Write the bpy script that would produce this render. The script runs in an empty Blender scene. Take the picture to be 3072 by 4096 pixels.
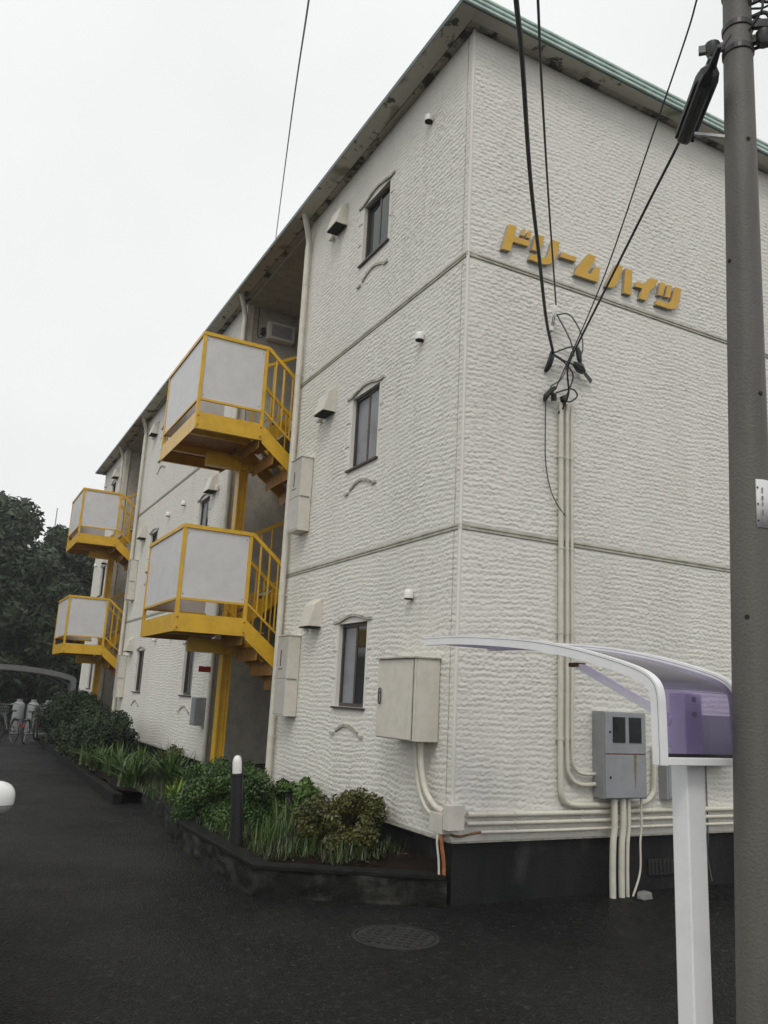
import bpy, bmesh, math, random
import numpy as np
from mathutils import Vector, Matrix
R = math.radians
rng = np.random.default_rng(7)
random.seed(11)
SC = bpy.context.scene
COL = SC.collection

# ------------------------------------------------------------------ camera
CAM = Vector((-3.930, -6.080, 1.62))
PITCH, YAW, ROLL, FPX = R(12.803), R(27.418), R(2.854), 3290.3
f_ = Vector((math.sin(YAW)*math.cos(PITCH), math.cos(YAW)*math.cos(PITCH), math.sin(PITCH)))
r_ = Vector((math.cos(YAW), -math.sin(YAW), 0)); u_ = r_.cross(f_)
r2 = r_*math.cos(ROLL) + u_*math.sin(ROLL); u2 = u_*math.cos(ROLL) - r_*math.sin(ROLL)
cd = bpy.data.cameras.new('camera'); cam = bpy.data.objects.new('camera', cd); COL.objects.link(cam)
cd.sensor_fit = 'VERTICAL'; cd.sensor_height = 36; cd.sensor_width = 27; cd.lens = FPX/4096*36
cd.clip_start = 0.05; cd.clip_end = 1500
M = Matrix((r2, u2, -f_)).transposed().to_4x4(); M.translation = CAM; cam.matrix_world = M
SC.camera = cam

# ------------------------------------------------------------------ sky, light, exposure
SUN_EL, SUN_AZ = R(52), R(218)          # soft sun added behind the viewer to fill the walls, as a flash would
w = bpy.data.worlds.new('World'); SC.world = w; w.use_nodes = True
nt = w.node_tree; nt.nodes.clear()
o_ = nt.nodes.new('ShaderNodeOutputWorld'); bg = nt.nodes.new('ShaderNodeBackground')
sky = nt.nodes.new('ShaderNodeTexSky'); sky.sky_type = 'NISHITA'; sky.sun_disc = False
sky.sun_elevation = SUN_EL; sky.sun_rotation = SUN_AZ; sky.dust_density = 4; sky.air_density = 1.0
hs = nt.nodes.new('ShaderNodeHueSaturation'); hs.inputs['Saturation'].default_value = 0.12; hs.inputs['Value'].default_value = 1.0
mx = nt.nodes.new('ShaderNodeMix'); mx.data_type = 'RGBA'; mx.inputs[0].default_value = 0.80
mx.inputs[7].default_value = (9.2, 9.35, 9.3, 1)           # the grey cloud layer
tc = nt.nodes.new('ShaderNodeTexCoord'); nz = nt.nodes.new('ShaderNodeTexNoise'); nz.inputs['Scale'].default_value = 2.2; nz.inputs['Detail'].default_value = 3
mr = nt.nodes.new('ShaderNodeMapRange'); mr.inputs['From Min'].default_value = .3; mr.inputs['From Max'].default_value = .7
mr.inputs['To Min'].default_value = .93; mr.inputs['To Max'].default_value = 1.05
ml = nt.nodes.new('ShaderNodeVectorMath'); ml.operation = 'SCALE'
L = nt.links.new
L(sky.outputs[0], hs.inputs['Color']); L(hs.outputs[0], mx.inputs[6]); L(tc.outputs['Generated'], nz.inputs['Vector'])
L(nz.outputs['Fac'], mr.inputs['Value']); L(mx.outputs[2], ml.inputs[0]); L(mr.outputs[0], ml.inputs['Scale'])
L(ml.outputs[0], bg.inputs['Color']); bg.inputs['Strength'].default_value = 0.117; L(bg.outputs[0], o_.inputs[0])
sd = bpy.data.lights.new('sun', 'SUN'); sd.energy = 1.0; sd.angle = R(16); sd.color = (1, .965, .91)
sun = bpy.data.objects.new('sun', sd); COL.objects.link(sun)
sdir = Vector((math.sin(SUN_AZ)*math.cos(SUN_EL), math.cos(SUN_AZ)*math.cos(SUN_EL), math.sin(SUN_EL)))
sun.rotation_euler = sdir.to_track_quat('Z', 'Y').to_euler(); sun.location = (-6, -10, 20)
vs = SC.view_settings; vs.view_transform = 'Standard'; vs.look = 'None'; vs.exposure = 0.0; vs.gamma = 1; vs.use_curve_mapping = False
SC.render.engine = 'CYCLES'; SC.cycles.use_denoising = True; SC.cycles.max_bounces = 6; SC.cycles.transparent_max_bounces = 16

# ------------------------------------------------------------------ materials
def mat(name, col, rough=.6, var=.12, vscale=6, bump=0, bscale=60, metal=0, spec=.5, col2=None, vmin=.42, vmax=.62, streak=False, detail=5, coat=0):
    m = bpy.data.materials.new(name); m.use_nodes = True; n = m.node_tree.nodes; l = m.node_tree.links.new
    b = n['Principled BSDF']; b.inputs['Roughness'].default_value = rough; b.inputs['Metallic'].default_value = metal
    b.inputs['Specular IOR Level'].default_value = spec; b.inputs['Coat Weight'].default_value = coat
    t = n.new('ShaderNodeTexCoord'); vec = t.outputs['Object']
    mp = n.new('ShaderNodeMapping'); l(vec, mp.inputs[0])
    if streak: mp.inputs['Scale'].default_value = (1, 1, .18)
    z = n.new('ShaderNodeTexNoise'); z.inputs['Scale'].default_value = vscale; z.inputs['Detail'].default_value = detail; z.inputs['Roughness'].default_value = .65
    l(mp.outputs[0], z.inputs['Vector'])
    k = n.new('ShaderNodeMapRange'); k.inputs['From Min'].default_value = vmin; k.inputs['From Max'].default_value = vmax; l(z.outputs['Fac'], k.inputs['Value'])
    c2 = col2 or tuple(c*(1-var*2) for c in col)
    x = n.new('ShaderNodeMix'); x.data_type = 'RGBA'; x.inputs[6].default_value = (*col, 1); x.inputs[7].default_value = (*c2, 1)
    l(k.outputs[0], x.inputs[0]); l(x.outputs[2], b.inputs['Base Color'])
    if bump:
        z2 = n.new('ShaderNodeTexNoise'); z2.inputs['Scale'].default_value = bscale; z2.inputs['Detail'].default_value = 4; l(vec, z2.inputs['Vector'])
        bp = n.new('ShaderNodeBump'); bp.inputs['Strength'].default_value = bump; bp.inputs['Distance'].default_value = .01
        l(z2.outputs['Fac'], bp.inputs['Height']); l(bp.outputs[0], b.inputs['Normal'])
    return m
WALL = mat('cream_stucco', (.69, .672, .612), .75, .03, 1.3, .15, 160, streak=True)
def add_stain(m, col, scale, lo, hi, amt, zscale=.12):
    n = m.node_tree.nodes; l = m.node_tree.links.new; b = n['Principled BSDF']
    src = b.inputs['Base Color'].links[0].from_socket
    t = n.new('ShaderNodeTexCoord'); mp = n.new('ShaderNodeMapping'); mp.inputs['Scale'].default_value = (1, 1, zscale); l(t.outputs['Object'], mp.inputs[0])
    z = n.new('ShaderNodeTexNoise'); z.inputs['Scale'].default_value = scale; z.inputs['Detail'].default_value = 6; l(mp.outputs[0], z.inputs['Vector'])
    k = n.new('ShaderNodeMapRange'); k.inputs['From Min'].default_value = lo; k.inputs['From Max'].default_value = hi; k.inputs['To Max'].default_value = amt; l(z.outputs['Fac'], k.inputs['Value'])
    x = n.new('ShaderNodeMix'); x.data_type = 'RGBA'; x.inputs[7].default_value = (*col, 1); l(k.outputs[0], x.inputs[0]); l(src, x.inputs[6]); l(x.outputs[2], b.inputs['Base Color'])
add_stain(WALL, (.45, .42, .34), 5, .58, .8, .28)
PAINTB = mat('beige_paint', (.62, .585, .51), .5, .05, 8)
PIPE = mat('cream_pipe', (.62, .59, .50), .45, .06, 7)
TRIM = mat('dirt_shade_trim', (.44, .42, .355), .8, .2, 10)  # greenish dirt and the mouldings' underside shade are both mixed into this colour
JOINT = mat('joint_strip', (.46, .445, .37), .7, .15, 6)
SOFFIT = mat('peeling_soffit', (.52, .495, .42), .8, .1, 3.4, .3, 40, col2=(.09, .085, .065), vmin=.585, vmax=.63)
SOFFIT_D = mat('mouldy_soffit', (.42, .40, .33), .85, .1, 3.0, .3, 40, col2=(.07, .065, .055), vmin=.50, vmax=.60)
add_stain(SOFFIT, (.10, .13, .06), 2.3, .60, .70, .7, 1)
GREEN = mat('green_metal', (.55, .69, .63), .4, .12, 5)  # highlights along the ribs are lightened into this green
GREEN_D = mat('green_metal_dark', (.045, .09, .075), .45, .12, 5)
PLINTH = mat('dark_wet_plinth', (.015, .016, .015), .55, .3, 2.5, .5, 90, col2=(.007, .008, .007), streak=True, spec=.2)
add_stain(PLINTH, (.07, .07, .065), 2.2, .62, .78, .7, .5)
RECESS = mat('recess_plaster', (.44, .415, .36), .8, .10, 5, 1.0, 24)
YEL = mat('yellow_paint', (.67, .395, .024), .38, .08, 5, .1, 60)
add_stain(YEL, (.38, .13, .02), 7, .66, .8, .55, .3)
PANEL = mat('grey_white_panel', (.60, .59, .59), .45, .04, 3)
TREAD = mat('stair_tread', (.40, .19, .03), .6, .15, 9)
FRAME = mat('dark_bronze_frame', (.055, .045, .04), .4, .1, 9)
def glass(name, col, rough=.06):
    m = mat(name, col, rough, .25, 2.2, spec=.3); return m
GLASS_D = glass('dark_glass', (.03, .034, .034)); GLASS_F = mat('frosted_glass', (.25, .255, .27), .35, .15, 2.5, .2, 200)
GREYB = mat('grey_box_paint', (.29, .30, .31), .45, .06, 7); GREYD = mat('grey_box_edge', (.25, .26, .265), .5, .08, 8)
SLATE = mat('slate_paint', (.07, .075, .085), .5, .06, 7); BLACK = mat('black_plastic', (.018, .018, .02), .4, .1, 20); RUST = mat('rust', (.20, .10, .04), .85, .3, 22); RUSTY = mat('rust_stain', (.26, .20, .11), .7, .2, 18)
METAL = mat('galvanised_metal', (.30, .30, .30), .45, .2, 14, metal=.6)
WHITEAL = mat('white_aluminium', (.80, .80, .80), .35, .03, 5)
CABLE = mat('black_cable', (.022, .022, .024), .55, .1, 20); CABLE_G = mat('grey_cable', (.10, .10, .11), .5, .1, 20); ORANGE = mat('orange_cable', (.42, .15, .05), .6, .2, 30)
CONC = mat('pole_concrete', (.108, .102, .088), .6, .15, 3, .35, 70, streak=True); HOLE = mat('dark_hole', (.012, .012, .012), .9, 0)
SIGNY = mat('mustard_sign', (.60, .345, .03), .45, .05, 7); SIGNE = mat('sign_edge', (.36, .33, .28), .6, .1, 7)
STONE = mat('mossy_stone', (.040, .039, .033), .8, .25, 4.5, .9, 40, col2=(.009, .010, .008), spec=.15, vmin=.36, vmax=.54); MORTAR = mat('dark_mortar', (.012, .012, .011), .9, .2, 9, .6, 40, spec=.15)
COPE = mat('dark_coping', (.012, .012, .011), .7, .3, 4, .6, 50, spec=.15)
SOIL = mat('wet_soil', (.014, .009, .006), .9, .3, 7, 1, 30, spec=.1)
IRON = mat('cast_iron', (.032, .032, .030), .6, .25, 20, .4, 80, metal=.1, spec=.25); LENS = mat('white_lamp_lens', (.75, .74, .70), .3, .03, 5)
RED = mat('red_plate', (.35, .03, .03), .4, .1, 8); REFL = mat('red_reflector', (.5, .01, .01), .15, .05, 8)
CARW = mat('white_car_paint', (.72, .72, .70), .2, .02, 4, coat=.5); CARG = mat('grey_car_plastic', (.30, .295, .285), .5, .05, 8); RUBBER = mat('rubber', (.02, .02, .02), .8, .1, 20)
TANK = mat('grey_cylinder_paint', (.24, .25, .255), .45, .06, 6); BARK = mat('bark', (.05, .04, .03), .9, .2, 12, .8, 25)
CHROME = mat('chrome', (.12, .12, .12), .3, .05, 8, metal=.8)
NOTICE = mat('white_notice', (.62, .63, .62), .5, .04, 5); PRINT = mat('faded_red_print', (.32, .22, .26), .6, .2, 40)
def leafmat(name, c, c2, rough=.45):
    m = mat(name, c, rough, .2, 3.0, col2=c2, vmin=.35, vmax=.65, spec=.4); return m
LEAF_AZ = leafmat('azalea_leaf', (.058, .112, .018), (.024, .052, .010)); LEAF_BR = leafmat('bronze_leaf', (.100, .094, .020), (.040, .052, .012))
LEAF_DK = leafmat('dark_leaf', (.022, .044, .013), (.009, .019, .006), .65); LEAF_LI = leafmat('lily_leaf', (.080, .140, .028), (.034, .066, .014))
LEAF_HO = leafmat('lime_leaf', (.20, .30, .035), (.10, .17, .02)); LEAF_TR = leafmat('tree_needles', (.062, .086, .046), (.032, .046, .024), .75)  # tree needles paled: some of the distant haze is put into their colour
LEAF_TR2 = leafmat('tree_leaves', (.024, .042, .014), (.010, .018, .006), .75); LEAF_GR = leafmat('grass_blade', (.05, .085, .02), (.03, .035, .012))
# asphalt: wet, coarse aggregate, with wet glints painted in as pale speckles
ASPH = mat('wet_asphalt', (.015, .0153, .0147), .5, .2, .55, 0, 60, col2=(.006, .006, .006), detail=8, spec=.11)
def _asph(m):
    n = m.node_tree.nodes; l = m.node_tree.links.new; b = n['Principled BSDF']; t = n.new('ShaderNodeTexCoord')
    v = n.new('ShaderNodeTexVoronoi'); v.inputs['Scale'].default_value = 60; l(t.outputs['Object'], v.inputs['Vector'])
    z = n.new('ShaderNodeTexNoise'); z.inputs['Scale'].default_value = 17; z.inputs['Detail'].default_value = 9; z.inputs['Roughness'].default_value = .75; l(t.outputs['Object'], z.inputs['Vector'])
    a = n.new('ShaderNodeMath'); a.operation = 'ADD'; l(v.outputs['Distance'], a.inputs[0]); l(z.outputs['Fac'], a.inputs[1])
    bp = n.new('ShaderNodeBump'); bp.inputs['Strength'].default_value = .9; bp.inputs['Distance'].default_value = .02; l(a.outputs[0], bp.inputs['Height']); l(bp.outputs[0], b.inputs['Normal'])
    src = b.inputs['Base Color'].links[0].from_socket
    k = n.new('ShaderNodeMapRange'); k.inputs['From Min'].default_value = .54; k.inputs['From Max'].default_value = .70; k.inputs['To Min'].default_value = 0; k.inputs['To Max'].default_value = .8; l(z.outputs['Fac'], k.inputs['Value'])
    x = n.new('ShaderNodeMix'); x.data_type = 'RGBA'; x.inputs[7].default_value = (.085, .084, .080, 1); l(k.outputs[0], x.inputs[0]); l(src, x.inputs[6]); l(x.outputs[2], b.inputs['Base Color'])
    z3 = n.new('ShaderNodeTexNoise'); z3.inputs['Scale'].default_value = .8; z3.inputs['Detail'].default_value = 4; l(t.outputs['Object'], z3.inputs['Vector'])
    k3 = n.new('ShaderNodeMapRange'); k3.inputs['From Min'].default_value = .35; k3.inputs['From Max'].default_value = .65; k3.inputs['To Min'].default_value = .28; k3.inputs['To Max'].default_value = .6; l(z3.outputs['Fac'], k3.inputs['Value']); l(k3.outputs[0], b.inputs['Roughness'])
_asph(ASPH)
def tint_sheet(name, col, gloss, dcol=(.30, .27, .38)):
    m = bpy.data.materials.new(name); m.use_nodes = True; n = m.node_tree.nodes; l = m.node_tree.links.new; n.clear()
    o = n.new('ShaderNodeOutputMaterial'); t = n.new('ShaderNodeBsdfTransparent'); t.inputs[0].default_value = (*col, 1)
    d = n.new('ShaderNodeBsdfDiffuse'); d.inputs[0].default_value = (*dcol, 1); g = n.new('ShaderNodeBsdfGlossy'); g.inputs['Roughness'].default_value = .12
    x = n.new('ShaderNodeMixShader'); x.inputs[0].default_value = gloss; l(t.outputs[0], x.inputs[1]); l(d.outputs[0], x.inputs[2])
    f = n.new('ShaderNodeFresnel'); f.inputs[0].default_value = 1.25; y = n.new('ShaderNodeMixShader'); l(f.outputs[0], y.inputs[0]); l(x.outputs[0], y.inputs[1]); l(g.outputs[0], y.inputs[2]); l(y.outputs[0], o.inputs[0]); return m
POLY = tint_sheet('smoked_violet_polycarbonate', (.75, .70, .86), .16, (.42, .37, .52))
POLY2 = tint_sheet('smoked_grey_polycarbonate', (.40, .40, .42), .5, (.12, .12, .125))

# ------------------------------------------------------------------ builders
WL = {}          # world location of each parent
def link(o, parent=None):
    COL.objects.link(o)
    if parent: o.parent = parent
    return o
def tag(o, label=None, cat=None, group=None, kind=None):
    for k, v in (('label', label), ('category', cat), ('group', group), ('kind', kind)):
        if v: o[k] = v
    return o
def thing(name, loc, label, cat, group=None):
    o = bpy.data.objects.new(name, None); o.empty_display_size = .1; link(o); o.location = loc; WL[o] = Vector(loc); return tag(o, label, cat, group)
class MB:
    def __init__(s): s.v = []; s.f = []
    def add(s, v, f):
        b = len(s.v); s.v += [tuple(p) for p in v]; s.f += [tuple(i+b for i in q) for q in f]; return s
    def box(s, x0, x1, y0, y1, z0, z1):
        return s.add([(x0,y0,z0),(x1,y0,z0),(x1,y1,z0),(x0,y1,z0),(x0,y0,z1),(x1,y0,z1),(x1,y1,z1),(x0,y1,z1)], [(3,2,1,0),(4,5,6,7),(0,1,5,4),(1,2,6,5),(2,3,7,6),(3,0,4,7)])
    def bar(s, a, b, w, h=None, up=(0,0,1)):
        a = Vector(a); b = Vector(b); h = h or w; d = (b-a).normalized(); up = Vector(up)
        if abs(d.dot(up)) > .98: up = Vector((0,1,0))
        x = d.cross(up).normalized()*w/2; y = x.cross(d).normalized()*h/2
        return s.add([a-x-y,a+x-y,a+x+y,a-x+y,b-x-y,b+x-y,b+x+y,b-x+y], [(3,2,1,0),(4,5,6,7),(0,1,5,4),(1,2,6,5),(2,3,7,6),(3,0,4,7)])
    def tube(s, pts, r, n=8, cap=True):
        pts = [Vector(p) for p in pts]; m = len(pts); rs = r if isinstance(r, (list, tuple)) else [r]*m
        vs = []; prev = None
        for i, p in enumerate(pts):
            d = (pts[min(i+1,m-1)]-pts[max(i-1,0)]).normalized()
            if prev is None: x = d.orthogonal().normalized()
            else: x = (prev - d*prev.dot(d)).normalized()
            prev = x; y = d.cross(x)
            for k in range(n):
                a = 2*math.pi*k/n; vs.append(p + (x*math.cos(a)+y*math.sin(a))*rs[i])
        fs = [(i*n+k, i*n+(k+1)%n, (i+1)*n+(k+1)%n, (i+1)*n+k) for i in range(m-1) for k in range(n)]
        if cap: fs += [tuple(range(n-1,-1,-1)), tuple((m-1)*n+k for k in range(n))]
        return s.add(vs, fs)
    def lathe(s, prof, c, n=20, axis='z'):
        vs = []
        for r, h in prof:
            for k in range(n):
                a = 2*math.pi*k/n; p = (r*math.cos(a), r*math.sin(a), h)
                if axis == 'x': p = (p[2], p[0], p[1])
                if axis == 'y': p = (p[1], p[2], p[0])
                vs.append((c[0]+p[0], c[1]+p[1], c[2]+p[2]))
        m = len(prof)
        fs = [(i*n+k, i*n+(k+1)%n, (i+1)*n+(k+1)%n, (i+1)*n+k) for i in range(m-1) for k in range(n)]
        fs += [tuple(range(n-1,-1,-1)), tuple((m-1)*n+k for k in range(n))]
        return s.add(vs, fs)
    def prism(s, poly, d0, d1, plane='yz'):      # polygon extruded along the remaining axis
        P = {'yz': lambda a, b, d: (d, a, b), 'xz': lambda a, b, d: (a, d, b), 'xy': lambda a, b, d: (a, b, d)}[plane]
        n = len(poly); vs = [P(a, b, d0) for a, b in poly] + [P(a, b, d1) for a, b in poly]
        fs = [tuple(range(n-1,-1,-1)), tuple(range(n, 2*n))] + [(i, (i+1)%n, n+(i+1)%n, n+i) for i in range(n)]
        return s.add(vs, fs)
    def build(s, name, m, parent=None, bevel=0, smooth=False, loc=None, seg=2):
        o_ = WL.get(parent, Vector((0,0,0))) if parent else Vector(loc or (0,0,0))
        me = bpy.data.meshes.new(name); me.from_pydata([(p[0]-o_[0], p[1]-o_[1], p[2]-o_[2]) for p in s.v], [], s.f)
        bm = bmesh.new(); bm.from_mesh(me); bmesh.ops.recalc_face_normals(bm, faces=bm.faces)
        if bevel: bmesh.ops.bevel(bm, geom=[e for e in bm.edges if len(e.link_faces) == 2 and e.calc_face_angle(0) > .5], offset=bevel, segments=seg, affect='EDGES', profile=.5, clamp_overlap=True)
        bm.to_mesh(me); bm.free()
        if smooth:
            me.polygons.foreach_set('use_smooth', [True]*len(me.polygons))
            try: me.set_sharp_from_angle(angle=R(40))
            except Exception: pass
        for mm in (m if isinstance(m, (list, tuple)) else [m]): me.materials.append(mm)
        o = bpy.data.objects.new(name, me); link(o, parent)
        if not parent and loc: o.location = loc
        WL[o] = o_; return o
def copy_tree(o, parent=None, delta=None):
    c = o.copy(); COL.objects.link(c); c.parent = parent
    if delta is not None: c.location = Vector(o.location)+Vector(delta)
    for ch in list(o.children): copy_tree(ch, c)
    return c
def arc(cx, cz, r, a0, a1, n=8): return [(cx+r*math.cos(R(a0+(a1-a0)*i/n)), cz+r*math.sin(R(a0+(a1-a0)*i/n))) for i in range(n+1)]
def spline(pts, k=6):
    P = [Vector(p) for p in pts]; P = [P[0]*2-P[1]] + P + [P[-1]*2-P[-2]]; out = []
    for i in range(1, len(P)-2):
        for j in range(k):
            t = j/k; a, b, c, d = P[i-1:i+3]
            out.append(.5*((2*b)+(c-a)*t+(2*a-5*b+4*c-d)*t*t+(3*b-a-3*c+d)*t**3))
    return out+[P[-2]]

# smooth lattice noise and the trowelled stucco relief
_T = rng.random((256, 256))
def vnoise(x, y):
    xi = np.floor(x).astype(int); yi = np.floor(y).astype(int); fx = x-xi; fy = y-yi
    fx = fx*fx*(3-2*fx); fy = fy*fy*(3-2*fy); g = lambda a, b: _T[a & 255, b & 255]
    return (g(xi,yi)*(1-fx)+g(xi+1,yi)*fx)*(1-fy)+(g(xi,yi+1)*(1-fx)+g(xi+1,yi+1)*fx)*fy
def _hash(a, b): return _T[(a*37+b*91).astype(int) & 255, (a*53-b*17).astype(int) & 255]
def stucco(u, z, s):
    v = z/.053 + 1.5*vnoise(u*1.0+s, z*1.2) + .7*vnoise(u*2.7+s, z*2.6+9) + .45*vnoise(u*7+s*3, z*6)
    row = np.floor(v); fb = v-row
    uu = u/.070 + row*.47 + .5*_hash(row, row*0+s) + .9*vnoise(u*7+s, row*5.1); cell = np.floor(uu); fu = uu-cell
    w_ = np.clip(fb/.45, 0, 1); w_ = w_*w_*(3-2*w_)
    e = (.30+.42*_hash(cell, row+3))*(1-(2*fu-1)**2)*w_
    v2 = v+e; fr = v2-np.floor(v2)
    amp = (.62+.55*_hash(cell+7, row))*(.78+.26*(1-(2*fu-1)**2))
    prof = np.where(fr < .12, .5+.5*(fr/.12), (1-((fr-.12)/.88))**.9)
    return .0098*amp*prof*(.8+.4*vnoise(u*1.5, z*1.5+s)) + .0018*vnoise(u*40, z*40)
def relief(name, axis, u0, u1, z0, z1, parent, holes=(), du=.018, dz=.0115, depth=.1, seed=0, mat_=None):
    us = sorted({u0, u1, *[h[0] for h in holes], *[h[1] for h in holes]}); zs = sorted({z0, z1, *[h[2] for h in holes], *[h[3] for h in holes]})
    def lin(bs, d):
        o = [np.array([bs[0]])]
        for a, b in zip(bs, bs[1:]): o.append(np.linspace(a, b, max(2, int(round((b-a)/d))+1))[1:])
        return np.concatenate(o)
    U = lin(us, du); Z = lin(zs, dz); nu, nz_ = len(U), len(Z); uu, zz = np.meshgrid(U, Z, indexing='ij')
    h = stucco(uu, zz, seed)
    e = np.minimum.reduce([uu-u0, u1-uu, zz-z0, z1-zz]); damp = np.clip(e/.02, 0, 1)
    keep = np.ones((nu-1, nz_-1), bool); uc = (U[1:]+U[:-1])/2; zc = (Z[1:]+Z[:-1])/2
    for a, b, c, d in holes:
        q = np.maximum.reduce([a-uu, uu-b, c-zz, zz-d]); damp = np.minimum(damp, np.clip((q-.045)/.03, 0, 1))
        keep &= ~((uc[:, None] > a) & (uc[:, None] < b) & (zc[None] > c) & (zc[None] < d))
    h = h*damp; idx = np.arange(nu*nz_).reshape(nu, nz_)
    a, b, c, d = idx[:-1,:-1], idx[1:,:-1], idx[1:,1:], idx[:-1,1:]
    F = np.stack([a, b, c, d], -1)[keep]
    ox = WL[parent]
    def pos(h_): 
        return np.stack([-h_-ox[0], uu-ox[1], zz-ox[2]], -1) if axis == 'x' else np.stack([uu-ox[0], -h_-ox[1], zz-ox[2]], -1)
    V = pos(h).reshape(-1, 3); B = pos(np.full_like(h, -depth)).reshape(-1, 3)
    kp = np.pad(keep, 1); sk = []
    sk += [np.stack([a, d], -1)[keep & ~kp[:-2,1:-1]], np.stack([c, b], -1)[keep & ~kp[2:,1:-1]], np.stack([b, a], -1)[keep & ~kp[1:-1,:-2]], np.stack([d, c], -1)[keep & ~kp[1:-1,2:]]]
    sk = np.concatenate(sk); n0 = len(V); ve, inv = np.unique(sk, return_inverse=True); inv = inv.reshape(sk.shape); m = len(ve)
    SF = np.stack([n0+inv[:,0], n0+inv[:,1], n0+m+inv[:,1], n0+m+inv[:,0]], -1)
    AV = np.concatenate([V, V[ve], B[ve]]); AF = np.concatenate([F, SF]) if axis == 'y' else np.concatenate([F[:, ::-1], SF])
    me = bpy.data.meshes.new(name); me.vertices.add(len(AV)); me.vertices.foreach_set('co', AV.astype(np.float32).ravel())
    me.loops.add(AF.size); me.loops.foreach_set('vertex_index', AF.astype(np.int32).ravel()); me.polygons.add(len(AF))
    me.polygons.foreach_set('loop_start', np.arange(0, AF.size, 4, dtype=np.int32)); me.polygons.foreach_set('loop_total', np.full(len(AF), 4, np.int32))
    me.update(calc_edges=True); me.polygons.foreach_set('use_smooth', np.arange(len(AF)) < len(F)); me.materials.append(mat_ or WALL)
    o = bpy.data.objects.new(name, me); link(o, parent); return o

# foliage: many leaf-sized faces spread through clumps
def leaves(name, m, centres, radii, n, size, parent, long=1.6, up=.3, flat=1.0):
    C = np.array(centres, float); Rr = np.array(radii, float); w_ = Rr**2; k = rng.choice(len(C), n, p=w_/w_.sum())
    d = rng.normal(size=(n, 3)); d /= np.linalg.norm(d, axis=1)[:, None]; rad = Rr[k]*rng.random(n)**.4
    d[:, 2] *= flat; P = C[k]+d*rad[:, None]
    nrm = d*.7+rng.normal(size=(n, 3))*.7; nrm[:, 2] += up; nrm /= np.linalg.norm(nrm, axis=1)[:, None]
    t = np.cross(nrm, rng.normal(size=(n, 3))); t /= np.linalg.norm(t, axis=1)[:, None]; b = np.cross(nrm, t)
    sz = size*(.6+.8*rng.random(n))[:, None]; a_ = t*sz*long*.5; b_ = b*sz*.5
    V = np.stack([P-a_, P-b_*.9+a_*.1, P+a_, P+b_*.9+a_*.1], 1).reshape(-1, 3)-np.array(WL[parent])
    F = np.arange(4*n).reshape(n, 4)
    me = bpy.data.meshes.new(name); me.vertices.add(4*n); me.vertices.foreach_set('co', V.astype(np.float32).ravel()); me.loops.add(4*n); me.loops.foreach_set('vertex_index', F.astype(np.int32).ravel())
    me.polygons.add(n); me.polygons.foreach_set('loop_start', np.arange(0, 4*n, 4, dtype=np.int32)); me.polygons.foreach_set('loop_total', np.full(n, 4, np.int32)); me.update(calc_edges=True); me.materials.append(m)
    o = bpy.data.objects.new(name, me); link(o, parent); return o
def blades(name, m, c, n, length, width, spread, parent, droop=.6, seed=0):
    rs = random.Random(seed); b = MB()
    for i in range(n):
        a = rs.uniform(0, 2*math.pi); Ln = length*rs.uniform(.6, 1.1); e = rs.uniform(.15, 1)*spread; x0 = c[0]+rs.gauss(0, .05); y0 = c[1]+rs.gauss(0, .05); ww = width*rs.uniform(.7, 1.2)
        pts = []
        for j in range(6):
            t = j/5; rr = e*Ln*t**1.3; zz = Ln*(t-droop*e*t*t*.8)*.95; pts.append((x0+math.cos(a)*rr, y0+math.sin(a)*rr, c[2]+zz, ww*(1-t)**.6+.001))
        px, py = -math.sin(a), math.cos(a); base = len(b.v); vs = []; fs = []
        for x, y, z, q in pts: vs += [(x-px*q/2, y-py*q/2, z+q*.15), (x, y, z), (x+px*q/2, y+py*q/2, z+q*.15)]
        for j in range(5): fs += [(3*j, 3*j+1, 3*j+4, 3*j+3), (3*j+1, 3*j+2, 3*j+5, 3*j+4)]
        b.add(vs, fs)
    return b.build(name, m, parent)

# ------------------------------------------------------------------ ground
g = MB(); N = 60
g.add([(-250, -250, 0), (250, -250, 0), (250, 300, 0), (-250, 300, 0)], [(0, 1, 2, 3)])
tag(g.build('asphalt_ground', ASPH), kind='structure')
hv = []; nx = 40
for j in range(12):
    for i in range(nx):
        x = -120+i*260/(nx-1); y = 62+j*9; hv.append((x, y, -.2 if j == 0 else (j*1.0+1.2*math.sin(i*.9+j)+1.0*math.sin(i*.37+j*1.7))*min(1, j/4)))
hill = MB().add(hv, [(j*nx+i, j*nx+i+1, (j+1)*nx+i+1, (j+1)*nx+i) for j in range(11) for i in range(nx-1)]).build('wooded_hill', LEAF_DK, smooth=True); tag(hill, kind='structure')

# ------------------------------------------------------------------ apartment building
Y1, Y2, Y3, Y4, YE = 4.25, 7.15, 15.10, 18.00, 21.55
ZB, ZT = .50, 8.43; BANDS = (3.165, 5.865); BX = 7.6
bld = thing('apartment_building', (0, 0, 0), 'three-storey cream stucco apartment block with green-edged flat roof', 'building')
ST = [(ZB, 3.14), (3.19, 5.84), (5.89, ZT)]; WIN = [(1.52, 2.42), (4.23, 5.12), (6.90, 7.72)]
segs = [(0, Y1, [2.10], .014, .0100), (Y2, Y3, [8.80, 12.95], .018, .0135), (Y4, YE, [19.65], .045, .03)]
sd_ = 0
for (a, b, wins, du, dz) in segs:
    for (z0, z1), (w0, w1) in zip(ST, WIN):
        sd_ += 1
        relief('stucco_wall', 'x', a, b, z0, z1, bld, [(c-.345, c+.345, w0, w1) for c in wins], du, dz, .1, sd_*3.7)
for i, (z0, z1) in enumerate(ST):
    relief('stucco_wall', 'y', .0005, 4.6, z0, z1, bld, [], .013, .0098, .1, 50+i*5.3)
    relief('stucco_wall', 'y', 4.6, BX, z0, z1, bld, [], .06, .04, .1, 80+i*5.3)
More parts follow.
